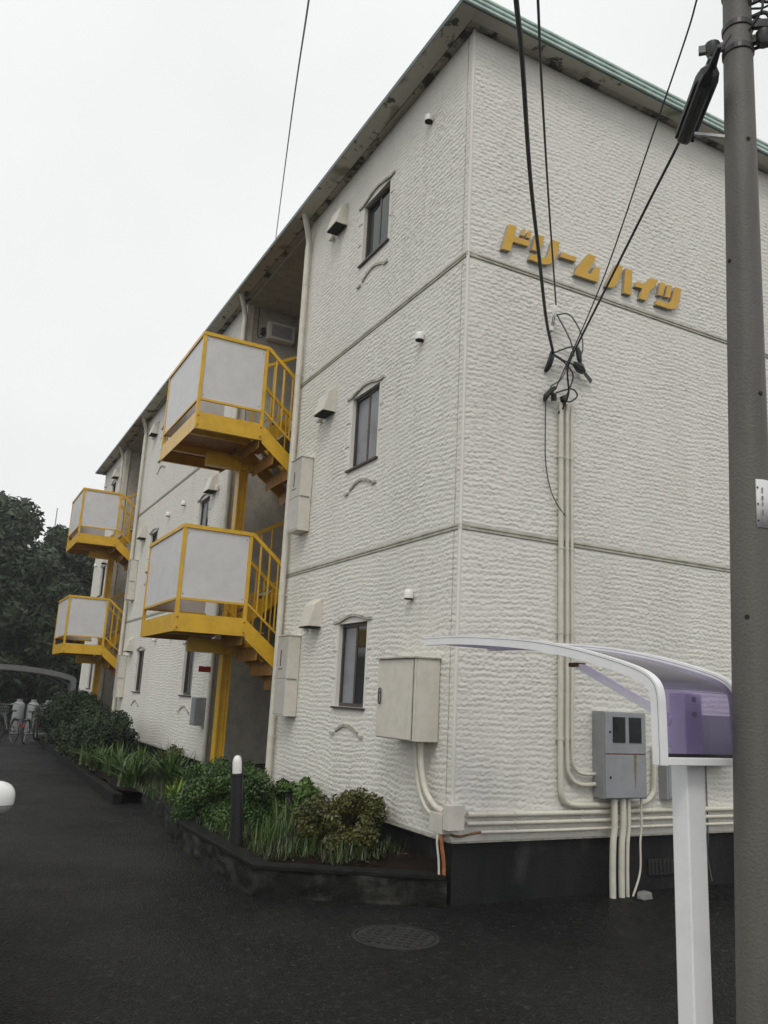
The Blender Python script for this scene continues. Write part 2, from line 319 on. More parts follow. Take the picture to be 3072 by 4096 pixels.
for a, b in ((.1, Y1-.05), (Y2+.05, Y3-.05), (Y4+.05, YE-.02)):
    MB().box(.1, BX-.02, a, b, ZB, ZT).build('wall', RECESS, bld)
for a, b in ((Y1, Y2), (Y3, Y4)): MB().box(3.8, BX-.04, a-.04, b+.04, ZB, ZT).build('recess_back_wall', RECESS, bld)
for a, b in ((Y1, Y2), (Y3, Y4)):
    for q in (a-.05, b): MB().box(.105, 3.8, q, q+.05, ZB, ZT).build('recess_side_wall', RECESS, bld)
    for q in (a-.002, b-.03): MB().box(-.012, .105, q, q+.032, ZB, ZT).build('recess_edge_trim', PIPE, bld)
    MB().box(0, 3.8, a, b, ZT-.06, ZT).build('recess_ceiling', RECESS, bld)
    for z in (3.18, 5.88):
        MB().box(2.25, 3.8, a, b, z-.18, z).box(.45, 2.25, a+1.25, b, z-.18, z).build('floor_slab', RECESS, bld)
    for z in (.52, 3.18, 5.88):
        for yy, sgn in ((b, -1),):
            d_ = MB().box(2.5, 3.35, yy-.03, yy+.01, z, z+1.95).build('door', mat('door_paint', (.17, .16, .15), .5, .05, 8) if 'door_paint' not in bpy.data.materials else bpy.data.materials['door_paint'], bld, bevel=.005)
            MB().box(3.2, 3.24, yy-.08, yy-.03, z+.9, z+1.05).build('door_handle', METAL, d_)
    MB().box(0, 3.8, a, b, .30, .48).build('entrance_slab', PLINTH, bld)
for a, b in ((.04, Y1), (Y2, Y3), (Y4, YE-.04)): MB().box(.035, BX-.05, a, b, -.05, ZB-.002).build('plinth', PLINTH, bld)
for a, b in ((Y1, Y2), (Y3, Y4)): MB().box(.6, BX-.06, a+.001, b-.001, -.05, .298).build('entrance_base', PLINTH, bld)
for z in BANDS:
    for a, b in ((-.014, Y1), (Y2, Y3), (Y4, YE)):
        MB().prism([(-.002, z-.026), (-.016, z-.022), (-.016, z-.008), (-.006, z-.004), (-.006, z+.004), (-.016, z+.008), (-.016, z+.022), (-.002, z+.026), (.1, z+.026), (.1, z-.026)], a, b, 'xz').build('band_strip', JOINT, bld)
    MB().prism([(-.002, z-.026), (-.016, z-.022), (-.016, z-.008), (-.006, z-.004), (-.006, z+.004), (-.016, z+.008), (-.016, z+.022), (-.002, z+.026), (.1, z+.026), (.1, z-.026)], .0, BX, 'yz').build('band_strip', JOINT, bld)
MB().tube([(-.0, -.0, ZB+.02), (.0, .0, ZT)], .017, 10).build('corner_bead', WALL, bld, smooth=True)
MB().box(-.0105, .02, .085, .092, ZB+.02, ZT).build('expansion_joint', JOINT, bld)
MB().box(0.0, BX, -.012, .03, ZB-.012, ZB-.002).box(-.012, .03, .03, Y1, ZB-.012, ZB-.002).build('drip_edge', TRIM, bld)
# roof: soffits, green metal edge with ribs, low metal roof
OX, OY = -.30, -.23
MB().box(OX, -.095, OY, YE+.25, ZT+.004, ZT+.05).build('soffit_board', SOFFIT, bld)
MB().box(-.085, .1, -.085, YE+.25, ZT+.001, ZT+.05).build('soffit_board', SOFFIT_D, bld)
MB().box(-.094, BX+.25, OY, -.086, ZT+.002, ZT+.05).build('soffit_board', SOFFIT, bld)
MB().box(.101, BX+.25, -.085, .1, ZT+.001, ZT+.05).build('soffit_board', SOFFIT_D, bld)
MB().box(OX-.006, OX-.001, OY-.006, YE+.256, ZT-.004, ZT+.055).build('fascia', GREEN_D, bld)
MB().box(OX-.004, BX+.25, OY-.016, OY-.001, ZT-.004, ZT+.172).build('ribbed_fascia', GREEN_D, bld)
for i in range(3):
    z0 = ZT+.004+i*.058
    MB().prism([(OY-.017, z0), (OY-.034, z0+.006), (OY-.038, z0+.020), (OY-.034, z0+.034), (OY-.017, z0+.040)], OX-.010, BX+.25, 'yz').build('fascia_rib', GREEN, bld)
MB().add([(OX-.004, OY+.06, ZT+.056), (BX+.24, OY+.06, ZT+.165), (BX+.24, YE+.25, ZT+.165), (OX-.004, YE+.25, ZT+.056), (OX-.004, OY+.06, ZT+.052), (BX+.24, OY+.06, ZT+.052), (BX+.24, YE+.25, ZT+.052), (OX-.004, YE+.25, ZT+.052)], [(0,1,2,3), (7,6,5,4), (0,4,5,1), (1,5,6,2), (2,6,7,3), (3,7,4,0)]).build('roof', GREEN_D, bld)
# windows
def window(c, w0, w1, i):
    f = MB(); a, b = c-.344, c+.344; X0, X1 = .045, .095
    f.box(X0, X1, a, a+.032, w0+.001, w1-.001).box(X0, X1, b-.032, b, w0+.001, w1-.001).box(X0, X1, a+.032, b-.032, w0+.001, w0+.04).box(X0, X1, a+.032, b-.032, w1-.036, w1-.001)
    o = f.build('window', FRAME, bld)
    s = MB(); m = c-.01; s.box(.052, .068, m-.02, m+.02, w0+.04, w1-.036); s.build('sash_stile', FRAME, o)
    MB().box(.058, .066, a+.032, m-.02, w0+.04, w1-.036).build('pane', [GLASS_D, GLASS_F][i % 2], o)
    MB().box(.072, .08, m+.0, b-.032, w0+.04, w1-.036).build('pane', [GLASS_F, GLASS_D][(i//2) % 2], o)
    MB().box(-.035, .044, a-.05, b+.05, w0-.022, w0-.002).build('sill', FRAME, o)
    # moulded hood above and apron arc below
    h = MB(); top = w1+.025
    pts = [(a-.13, top), (a-.005, top)]+[(c-.31+.62*t, top+.050*math.sin(math.pi*t)+.008) for t in np.linspace(0, 1, 9)]+[(b+.005, top), (b+.13, top)]
    for p, q in zip(pts, pts[1:]): h.bar((-.010, p[0], p[1]), (-.010, q[0], q[1]), .03, .026, up=(1,0,0))
    h.build('hood_moulding', TRIM, o)
    g_ = MB(); zb = w0-.26; pts = [(c-.27+.54*t, zb+.07*math.sin(math.pi*t)) for t in np.linspace(0, 1, 9)]
    for p, q in zip(pts, pts[1:]): g_.bar((-.010, p[0], p[1]), (-.010, q[0], q[1]), .03, .026, up=(1,0,0))
    g_.box(-.025, .005, c-.40, c-.30, zb-.045, zb-.015).box(-.025, .005, c+.30, c+.40, zb-.045, zb-.015); g_.build('apron_moulding', TRIM, o)
    for zz in (w0+.30, w0+.60):
        MB().box(-.011, .005, a-.13, a-.04, zz, zz+.010).build('side_notch', TRIM, o); MB().box(-.011, .005, b+.04, b+.13, zz, zz+.010).build('side_notch', TRIM, o)
k = 0
for (a, b, wins, du, dz) in segs:
    for c in wins:
        for (w0, w1) in WIN: window(c, w0, w1, k); k += 1
# range-hood covers, round pipe vents
for yc, sg in ((3.10, 1), (8.15, -1), (13.95, 1), (19.0, -1)):
    for zb in (2.42, 5.11, 7.73):
        h = MB().prism([(-.004, zb), (-.18, zb), (-.11, zb+.26), (-.004, zb+.35)], yc-.155, yc+.155, 'xz'); o = h.build('vent_hood', PAINTB, bld, bevel=.004)
        MB().box(-.170, -.02, yc-.145, yc+.145, zb-.012, zb-.001).build('hood_opening', HOLE, o)
        v = MB().lathe([(.0, -.055), (.034, -.055), (.034, .02), (.025, .045), (.0, .055)], (-.05, yc+.27*sg, zb+.03), 12, 'z'); v.build('pipe_vent', PAINTB, bld, smooth=True)
for yc in (.80, 10.25, 11.55, 21.0):
    for z in (2.62, 5.30, 7.90):
        v = MB().lathe([(.047, -.045), (.048, .0), (.043, .024), (.030, .040), (.012, .047), (.0, .048)], (-.048, yc, z), 18, 'z').build('round_vent', LENS, bld, smooth=True)
        MB().lathe([(.042, -.008), (.042, 0)], (-.048, yc, z-.046), 16, 'z').build('vent_mouth', HOLE, v)
# downpipes
def downpipe(y, ztop, zbot, off=-.075):
    p = MB().tube(spline([(-.25, y-.12, ztop+.12), (-.20, y-.10, ztop+.02), (off, y, ztop-.28), (off, y, ztop-.5)], 5)+[Vector((off, y, z)) for z in np.linspace(ztop-.6, zbot, 8)], .042, 12)
    o = p.build('downpipe', PIPE, bld, smooth=True)
    for z in (1.1, 2.9, 4.4, 6.0, 7.4):
        MB().lathe([(.046, -.012), (.046, .012)], (off, y, z), 12).box(off, -.0, y-.008, y+.008, z-.01, z+.01).build('pipe_clip', PIPE, o)
downpipe(4.17, 8.40, .12); downpipe(7.05, 8.40, .12); downpipe(15.02, 8.40, .2); downpipe(18.1, 8.40, .2)
# things on the far recess wall, third storey
bx = MB().box(.36, .86, Y2-.16, Y2-.002, 7.78, 8.10).build('meter_box', PAINTB, bld, bevel=.008)
MB().box(.42, .80, Y2-.17, Y2-.161, 7.83, 8.05).build('lid', GREYB, bx)
MB().tube(spline([(.2, Y2-.03, 8.36), (.2, Y2-.03, 7.9), (.22, Y2-.05, 7.78), (.3, Y2-.04, 7.82), (.3, Y2-.03, 7.95)], 5), .007, 6).build('loose_cable', CABLE, bld)
MB().box(.26, .33, Y2-.08, Y2-.002, 7.86, 7.98).build('wall_lamp', BLACK, bld, bevel=.01)
# air grille in the plinth
gr = MB().box(2.22, 2.72, .02, .05, .13, .27).build('air_grille', IRON, bld)
for i in range(9): MB().box(2.25+i*.05, 2.28+i*.05, .012, .022, .15, .25).build('slat', BLACK, gr)

# ------------------------------------------------------------------ sign on the end wall
sign = thing('wall_sign', (1.6, 0, 6.0), 'mustard yellow raised katakana lettering ドリームハイツ on the end wall', 'sign')
GL = {'do': [[(0.442, 6.305), (0.536, 6.307), (0.511, 6.193), (0.697, 6.198), (0.685, 6.136), (0.494, 6.124), (0.461, 6.013), (0.361, 6.005)], [(0.617, 6.309), (0.654, 6.311), (0.63, 6.229), (0.59, 6.23)], [(0.681, 6.307), (0.727, 6.312), (0.701, 6.227), (0.658, 6.229)]],
'ri': [[(0.777, 6.305), (0.89, 6.311), (0.822, 6.118), (0.725, 6.112)], [(0.993, 6.308), (1.089, 6.311), (1.03, 6.114), (0.994, 6.052), (0.936, 6.011), (0.871, 5.996), (0.695, 5.996), (0.72, 6.064), (0.885, 6.068), (0.928, 6.11)]],
'bar': [[(1.108, 6.205), (1.31, 6.211), (1.299, 6.155), (1.094, 6.149)]],
'mu': [[(1.473, 6.303), (1.582, 6.304), (1.451, 6.077), (1.505, 6.077), (1.56, 6.182), (1.636, 6.183), (1.594, 6.010), (1.283, 6.004), (1.322, 6.102)]],
'ha': [[(1.855, 6.3), (1.961, 6.306), (1.875, 6.086), (1.826, 6.025), (1.778, 5.999), (1.704, 5.999)], [(1.993, 6.295), (2.092, 6.299), (2.073, 5.998), (1.962, 5.995)]],
'i': [[(2.359, 6.291), (2.478, 6.296), (2.419, 6.2), (2.345, 6.131), (2.291, 5.998), (2.188, 5.993), (2.231, 6.124), (2.128, 6.121), (2.155, 6.185), (2.246, 6.19), (2.297, 6.212)]],
'tsu': [[(2.517, 6.288), (2.59, 6.292), (2.541, 6.122), (2.467, 6.118)], [(2.625, 6.288), (2.698, 6.292), (2.648, 6.13), (2.575, 6.126)], [(2.739, 6.294), (2.836, 6.295), (2.793, 6.123), (2.755, 6.05), (2.692, 6.009), (2.631, 5.994), (2.434, 5.993), (2.453, 6.053), (2.616, 6.059), (2.67, 6.101)]]}
for nme, polys in GL.items():
    a = MB(); b = MB()
    for p in polys: a.prism(p, -.054, -.048, 'xz'); b.prism(p, -.0479, -.008, 'xz')
    o = a.build('letter', SIGNY, sign); b.build('letter_side', SIGNE, o)

# ------------------------------------------------------------------ yellow steel staircase
def staircase(Y, label, group):
    T = thing('steel_staircase', (-.35, Y+5.5, 0), label, 'staircase', group)
    # Y offset is relative to the first recess
    y0, y1 = Y+4.50, Y+6.50; xo, xi = -1.37, -.42
    col = MB().box(-.405, -.385, Y+5.46, Y+5.62, .1, 5.06).box(-.285, -.265, Y+5.46, Y+5.62, .1, 5.06).box(-.385, -.285, Y+5.53, Y+5.55, .1, 5.06); col.build('column', YEL, T)
    for fz, up in ((2.34, 3.18), (5.06, 5.88)):
        t = .008
        e = MB().box(xo, xi, y0, y0+t, fz, fz+.235).box(xo, xo+t, y0+t, y1-t, fz, fz+.235).box(xo, xi, y1-t, y1, fz, fz+.235)
        e.box(xo+t, xi, y0+t, y0+.05, fz, fz+.008).box(xo+t, xi, y1-.05, y1-t, fz, fz+.008); ld = e.build('landing', YEL, T)
        MB().box(xo+t, xi+.05, y0+t, y1-t, fz+.17, fz+.178).build('deck', TREAD, ld)
        for yy in (y0+.5, y0+1.5): MB().box(xo+t, xi, yy-.03, yy+.03, fz+.06, fz+.17).build('joist', YEL, ld)
        MB().box(-.90, .1, Y+5.48, Y+5.60, fz-.20, fz-.003).build('beam', YEL, T)
        zt = fz+1.35; zp0, zp1 = fz+.435, fz+1.315
        for (px, py) in ((xo, y0), (xi-.045, y0), (xo, y1-.04)):
            MB().box(px-.004, px+.042, py-.006, py+.036, fz+.02, zt).build('post', YEL, T)
        r = MB().box(xo-.01, xi+.01, y0-.012, y0+.04, zt, zt+.05).box(xo-.01, xo+.04, y0+.04, y1, zt, zt+.05).box(xo+.04, xi, y1-.04, y1, zt, zt+.05)
        r.build('top_rail', YEL, T)
        r = MB().box(xo+.045, xi-.05, y0, y0+.03, zp0-.03, zp0).box(xo, xo+.03, y0+.04, y1-.045, zp0-.03, zp0).box(xo+.045, xi, y1-.03, y1, zp0-.03, zp0); r.build('lower_rail', YEL, T)
        MB().box(xo+.043, xi-.05, y0+.010, y0+.016, zp0+.001, zp1+.03).build('panel', PANEL, T)
        MB().box(xo+.010, xo+.016, y0+.042, y1-.045, zp0+.001, zp1+.03).build('panel', PANEL, T)
        MB().box(xo+.043, xi-.02, y1-.02, y1-.014, zp0+.001, zp1+.03).build('panel', PANEL, T)
        for (bx_, bz_) in ((xo+.03, fz+.05), (xo+.03, fz+.18), (xi-.03, fz+.05), (xi-.03, fz+.18)):
            MB().lathe([(.014, 0), (.014, -.010), (.006, -.016)], (bx_, y0, bz_), 8, 'y').build('bolt', TREAD, ld)
        for (bx_, bz_) in ((xo+.07, zp0+.05), (xi-.08, zp0+.05), (xo+.07, zp1-.03), (xi-.08, zp1-.03)):
            MB().lathe([(.009, 0), (.009, -.004)], (bx_, y0+.010, bz_), 8, 'y').build('panel_screw', METAL, T)
        # near flight down to the floor below, far flight up to the floor
        zlow = (.50 if fz < 3 else 3.19); zd = fz+.178; sl = -.81; x1 = xi+(zd-zlow)/.81
        def flight(ya, yb, xa, za, xb, zb):
            o = []
            for yy in (ya, yb):
                q = MB().prism([(xa, za-.235+.0), (xa, za+.02), (xb, zb+.02), (xb, zb-.235)], yy-.005, yy+.005, 'xz'); o.append(q.build('stringer', YEL, T))
            n = max(2, int(round(abs(za-zb)/.19))); s = 1 if zb > za else -1
            for i in range(n):
                t_ = (i+.5)/n; x = xa+(xb-xa)*t_; z = za+(zb-za)*t_
                MB().box(x-.15, x+.15, ya+.006, yb-.006, z-.05, z-.04).box(x-.15-.004, x-.15, ya+.006, yb-.006, z-.22, z-.041).build('tread', TREAD, T)
        flight(y0+.005, y0+.90, xi, zd+.02, x1, zlow)
        x2 = xi+(up-zd)/.81
        flight(y0+1.08, y1-.01, xi, zd+.02, x2, up)
        # sloping rails and balusters
        for (yy, xa, za, xb, zb, nb) in ((y0+.012, xi, fz+1.36, x1, zlow+1.12, 19), (y0+.90, xi, fz+1.36, x1, zlow+1.12, 19), (y0+1.08, xi, fz+1.36, x2, up+1.0, 5)):
            MB().bar((xa, yy, za+.02), (xb, yy, zb), .035, .05).build('handrail', YEL, T)
            MB().bar((xa, yy, za-.93), (xb, yy, zb-.90), .022, .03).build('bottom_rail', YEL, T)
            for i in range(1, nb):
                t_ = i/nb; x = xa+(xb-xa)*t_; z = za+(zb-za)*t_
                MB().box(x-.009, x+.009, yy-.009, yy+.009, z-.93, z).build('baluster', YEL, T)
        MB().bar((x2, y0+1.08, up+1.0), (2.2, y0+1.08, up+1.0), .035, .05).build('handrail', YEL, T)
        for i in range(7):
            x = x2+.2*(i+.6); MB().box(x-.009, x+.009, y0+1.071, y0+1.089, up, up+.98).build('baluster', YEL, T)
    return T
staircase(0, 'yellow steel stair tower with white panelled landings, nearer of the two', 'yellow stair towers')
staircase(10.85, 'yellow steel stair tower with white panelled landings, farther down the facade', 'yellow stair towers')

# ------------------------------------------------------------------ cabinets and boxes on the walls
def locker(yc, zb, label):
    t = thing('riser_cabinet', (-.09, yc, zb), label, 'cabinet', 'beige riser cabinets beside the stairs'); X = -.172; h = .97
    MB().box(X, -.012, yc-.18, yc+.18, zb, zb+h).build('body', PAINTB, t, bevel=.004)
    MB().box(X-.006, X-.001, yc-.17, yc+.17, zb+.02, zb+.43).build('door', GREYP, t, bevel=.002); MB().box(X-.006, X-.001, yc-.17, yc+.17, zb+.45, zb+h-.02).build('door', GREYP, t, bevel=.002)
    MB().box(X-.008, X-.0065, yc-.04, yc+.10, zb+.56, zb+.57).build('louvre', HOLE, t); MB().box(X-.008, X-.0065, yc+.02, yc+.045, zb+.60, zb+.80).build('slot', HOLE, t)
    MB().box(X+.0, -.04, yc-.188, yc-.181, zb+.438, zb+.452).build('hasp', METAL, t)
    MB().box(X-.014, -.005, yc-.19, yc+.19, zb+h+.001, zb+h+.012).build('top', PAINTB, t)
GREYP = mat('greyed_beige_paint', (.50, .475, .43), .5, .05, 8)
locker(3.72, 1.36, 'tall beige steel cabinet at ground floor beside the nearer yellow stairs')
locker(3.72, 3.67, 'tall beige steel cabinet at second floor beside the nearer yellow stairs')
locker(14.57, 1.36, 'tall beige steel cabinet at ground floor beside the farther yellow stairs')
locker(14.57, 3.67, 'tall beige steel cabinet at second floor beside the farther yellow stairs')
# wrap-round cabinet at the corner end of the facade
t = thing('wall_cabinet', (-.12, .6, 1.27), 'large beige two-sided steel cabinet with black handle near building corner', 'cabinet')
MB().box(-.245, -.012, .240, .965, 1.275, 1.985).build('body', PAINTB, t, bevel=.006)
dr = MB().box(-.255, -.246, .30, .96, 1.285, 1.975).build('door', PAINTB, t, bevel=.003)
hp = [(.905, 1.60), (.905, 1.70), (.895, 1.72), (.875, 1.72), (.865, 1.70), (.865, 1.60), (.875, 1.58), (.895, 1.58), (.905, 1.60)]
MB().tube([(-.268, a_, b_) for a_, b_ in hp], .006, 8).tube([(-.255, .905, 1.68), (-.268, .905, 1.68)], .005, 6).build('handle', BLACK, t)
MB().box(-.275, -.005, .225, .98, 1.987, 2.0).build('lid', TRIM, t)
MB().box(-.262, -.247, .245, .262, 1.28, 1.98).build('edge_strip', PIPE, t); MB().box(-.258, -.247, .275, .288, 1.28, 1.98).build('edge_strip', METAL, t); MB().box(-.262, -.247, .29, .299, 1.28, 1.98).build('edge_strip', PIPE, t)
# grey meter cabinet on the end wall
t = thing('meter_cabinet', (1.85, -.1, .84), 'grey steel meter cabinet with two dark glass windows on end wall', 'meter box')
MB().box(1.51, 2.03, -.165, -.012, .84, 1.61).build('body', GREYD, t, bevel=.006)
MB().box(1.52, 2.02, -.177, -.166, 1.238, 1.60).build('upper_door', GREYB, t, bevel=.003); MB().box(1.52, 2.02, -.177, -.166, .85, 1.228).build('lower_door', GREYB, t, bevel=.003)
for x in (1.615, 1.815):
    wf = MB().box(x-.006, x+.146, -.182, -.1775, 1.335, 1.565).build('window', BLACK, t); MB().box(x, x+.14, -.184, -.1822, 1.341, 1.559).build('pane', GLASS_D, wf)
MB().prism([(1.86, 1.226), (1.90, 1.226), (1.892, 1.1), (1.885, .95), (1.876, .93), (1.868, 1.05)], -.1782, -.1772, 'xz').build('rust_streak', RUSTY, t); MB().box(1.525, 2.015, -.1755, -.1665, 1.2295, 1.2365).build('seam', RUST, t)
for z in (1.43, 1.03): MB().lathe([(.010, 0), (.010, -.008)], (1.575, -.177, z), 10, 'y').build('lock', BLACK, t)
t = thing('meter_cabinet', (3.0, -.1, 1.2), 'dark slate cabinet on end wall seen through the violet shelter sheet', 'meter box')
MB().box(2.80, 3.25, -.22, -.012, 1.15, 1.62).build('body', SLATE, t, bevel=.006); MB().box(2.82, 3.23, -.227, -.221, 1.17, 1.60).build('door', SLATE, t, bevel=.002)
# small grey box behind the shelter post
t = thing('junction_box', (2.42, -.06, .8), 'small grey junction box on end wall right of meter cabinet', 'box')
MB().box(2.34, 2.54, -.12, -.012, .82, 1.16).build('body', GREYB, t, bevel=.006); MB().box(2.36, 2.52, -.127, -.121, .84, 1.14).build('lid', GREYB, t)
# conduits
def conduit(name, pts, r, label, group=None, m=PIPE, clips=(), k=7):
    t = thing(name, pts[0], label, 'pipe', group); MB().tube(spline(pts, k), r, 10).build('pipe', m, t, smooth=True)
    for (p, ax) in clips:
        if ax == 'z': MB().lathe([(r*1.2, -.008), (r*1.2, .008)], p, 10).box(p[0]-.04, p[0]+.04, p[1]+.005, p[1]+.02, p[2]-.007, p[2]+.007).build('clip', PIPE, t)
        else: MB().lathe([(r*1.2, -.008), (r*1.2, .008)], p, 10, 'x').build('clip', PIPE, t)
    return t
yy = -.045
conduit('riser_conduit', [(1.11, yy, 4.56), (1.11, yy, 3.5), (1.11, yy, 2), (1.11, yy, 1.05), (1.14, yy, .84), (1.26, yy, .78), (1.6, yy, .775), (2.05, yy, .78), (2.22, yy, .86), (2.25, yy, 1.02), (2.25, yy, 1.3)], .026, 'thick cream conduit down the end wall, left of the pair', 'cream conduits on the end wall', clips=[((1.11, yy, z), 'z') for z in (4.0, 3.1, 2.3, 1.35)])
conduit('riser_conduit', [(1.185, yy, 4.56), (1.185, yy, 3.5), (1.185, yy, 2), (1.185, yy, 1.2), (1.22, yy, 1.02), (1.34, yy, .955), (1.53, yy, .955)], .020, 'cream conduit down the end wall, middle of the three', 'cream conduits on the end wall', clips=[((1.185, yy, z), 'z') for z in (4.0, 3.1, 2.3, 1.35)])
conduit('riser_conduit', [(1.245, yy, 4.56), (1.245, yy, 3.5), (1.245, yy, 2), (1.245, yy, 1.25), (1.28, yy, 1.09), (1.38, yy, 1.045), (1.53, yy, 1.045)], .016, 'thin cream conduit down the end wall, right of the three', 'cream conduits on the end wall', clips=[((1.245, yy, z), 'z') for z in (4.0, 3.1, 2.3, 1.35)])
for i, (z, r, x1) in enumerate(((.715, .024, 3.9), (.645, .018, 3.9), (.575, .015, 3.9))):
    conduit('wall_conduit', [(.12 if i < 2 else .26, yy, z), (1.2, yy, z-.003), (2.4, yy, z+.003), (x1, yy, z)], r, 'horizontal cream conduit near the wall base, ' + ('upper', 'middle', 'lowest')[i]+' of three', 'horizontal conduits at the wall base', clips=[((x, yy, z), 'x') for x in (.6, 1.35, 2.2)])
for i, (x, r) in enumerate(((1.66, .030), (1.765, .030), (1.835, .018), (1.99, .010))):
    conduit('ground_conduit', [(x+.01, -.12, .84), (x+.01, -.12, .6), (x-.01, -.12, .45), (x-.02, -.12, .2), (x-.02-(0 if i < 3 else .1), -.12, -.02)], r, ('first', 'second', 'third', 'thinnest')[i]+' cream pipe from the left running from meter cabinet to ground', 'pipes from the meter cabinet to the ground')
conduit('drop_wire', [(2.98, -.02, 1.36), (2.98, -.02, .5), (2.97, -.01, .3), (3.0, -.03, .05)], .006, 'thin grey wire hanging down end wall beside the utility pole', None, CABLE_G)
t = thing('pull_box', (-.05, .05, .68), 'small beige pull boxes wrapped round the building corner', 'box')
MB().box(-.10, .06, -.10, -.012, .60, .80).build('body', PAINTB, t, bevel=.005); MB().box(-.10, -.012, .0, .20, .56, .72).build('side_body', PAINTB, t, bevel=.005)
conduit('flexible_conduit', [(-.13, .42, 1.28), (-.11, .42, 1.05), (-.09, .38, .85), (-.07, .28, .72), (-.05, .15, .66)], .022, 'cream flexible conduit curving from corner cabinet, lower', 'conduits under the corner cabinet', PIPE)
conduit('flexible_conduit', [(-.13, .34, 1.28), (-.11, .34, 1.06), (-.09, .29, .88), (-.07, .18, .77), (-.05, .05, .73)], .027, 'cream flexible conduit curving from corner cabinet, upper', 'conduits under the corner cabinet', PIPE)
conduit('cable_bundle', [(-.04, .05, .60), (-.07, .04, .5), (-.05, .03, .35), (-.04, .03, .2)], .016, 'orange cable dropping from the corner pull box into the planter', None, ORANGE)
conduit('cable_bundle', [(-.075, .07, .60), (-.10, .06, .5), (-.085, .05, .35), (-.075, .05, .2)], .010, 'pale cable beside the orange one below the corner pull box', None, PIPE)
conduit('earth_wire', [(-.03, -.03, .56), (.05, -.05, .55), (.16, -.05, .565), (.26, -.045, .575)], .010, 'rusty brown wire joining corner box to lowest conduit', None, RUST)
# red plate and grey box on the far side of the recess
t = tag(MB().box(-.30, -.06, 7.02, 7.035, 1.90, 1.99).build('fire_sign', RED, loc=(-.18, 7.03, 1.95), bevel=.003), 'small red plate on the downpipe beyond the yellow column', 'sign')
t = thing('extinguisher_box', (-.12, 7.55, 1.08), 'narrow grey box on the wall behind the yellow column', 'box')
MB().box(-.20, -.012, 7.34, 7.62, 1.06, 1.50).build('body', GREYD, t, bevel=.006); MB().box(-.207, -.201, 7.36, 7.60, 1.08, 1.48).build('door', GREYB, t)

# ------------------------------------------------------------------ planter
def stone(b, c, s, rs):
    bm = bmesh.new(); bmesh.ops.create_cube(bm, size=1); bmesh.ops.bevel(bm, geom=list(bm.edges), offset=.2, segments=1, affect='EDGES')
    for v in bm.verts: v.co = Vector((v.co.x*(1+rs.gauss(0, .12)), v.co.y*(1+rs.gauss(0, .12)), v.co.z*(1+rs.gauss(0, .10))))
    return bm
STM = []
rs = random.Random(5)
for i in range(8):
    bm = stone(None, None, None, rs); me = bpy.data.meshes.new('stone'); bm.to_mesh(me); bm.free(); me.materials.append(STONE); STM.append(me)
pl = thing('planter_wall', (-1.4, .8, 0), 'low dark weathered concrete planter wall in front of the building corner', 'wall')
path = [(-.03, .00), (-1.40, .78), (-1.43, 3.0), (-1.13, 5.7), (-1.16, 6.2)]
inner = [(-.02, .17), (-1.25, .86), (-1.29, 3.0), (-1.0, 5.68), (-1.03, 6.2)]
RW = []
for (a, b) in zip(path, path[1:]):
    n_ = max(2, int(math.hypot(b[0]-a[0], b[1]-a[1])/.05))
    RW += [(a[0]+(b[0]-a[0])*i/n_, a[1]+(b[1]-a[1])*i/n_, b[0]-a[0], b[1]-a[1]) for i in range(n_)]
vs_ = []; nz2 = 9
for i, (x, y, dx, dy) in enumerate(RW):
    ln = math.hypot(dx, dy); nx_, ny_ = -dy/ln, dx/ln
    if nx_*(-1)+ny_*(-.3) < 0: nx_, ny_ = -nx_, -ny_
    for j in range(nz2):
        z = -.02+.235*j/(nz2-1); k_ = float(vnoise(np.array([i*.35]), np.array([j*.6]))[0])*.03+float(vnoise(np.array([i*1.3+7]), np.array([j*1.4]))[0])*.012-.012
        vs_.append((x+nx_*k_, y+ny_*k_, z))
nr = len(RW); wl = MB().add(vs_, [(i*nz2+j, (i+1)*nz2+j, (i+1)*nz2+j+1, i*nz2+j+1) for i in range(nr-1) for j in range(nz2-1)])
wl.build('wall_face', STONE, pl, smooth=True)
MB().prism([(x+.02*(1 if y > .5 else .5), y+.02) for x, y in path]+inner[::-1], -.02, .19, 'xy').build('wall_core', MORTAR, pl)
MB().prism([(x-.015, y-.012) for x, y in path]+inner[::-1], .205, .245, 'xy').build('coping', COPE, pl, bevel=.008)
kb = thing('planter_kerb', (-1.45, 10, 0), 'long dark concrete kerb edging the planting beside the asphalt lane', 'kerb')
for i in range(14):
    y = 6.35+i*.95; x = -1.52+.28*(i/13)
    MB().box(x, x+.13, y, y+.935, -.02, .15+.01*math.sin(i*3)).build('kerb_block', mat('kerb_concrete', (.013, .013, .012), .8, .25, 6, .5, 50, spec=.12) if i == 0 else bpy.data.materials['kerb_concrete'], kb, bevel=.012)
sv = []; ny = 46
for j in range(ny):
    y = .12+j*19.3/(ny-1)
    for i in range(6):
        t_ = i/5; xe = -1.30*min(1, (y+.02)/.95)
        if y > 3: xe = -1.30+min(1, (y-3)/2.7)*.25
        if y > 6.3: xe = -1.42+.28*(y-6.3)/13
        x = xe*(1-t_)+(.034)*t_; sv.append((x, y, .17+.14*t_+.02*math.sin(y*5+i*2)*math.sin(i*1.3+y)))
soil = MB().add(sv, [(j*6+i, j*6+i+1, (j+1)*6+i+1, (j+1)*6+i) for j in range(ny-1) for i in range(5)]).build('planting_soil', SOIL, smooth=True); tag(soil, kind='structure')
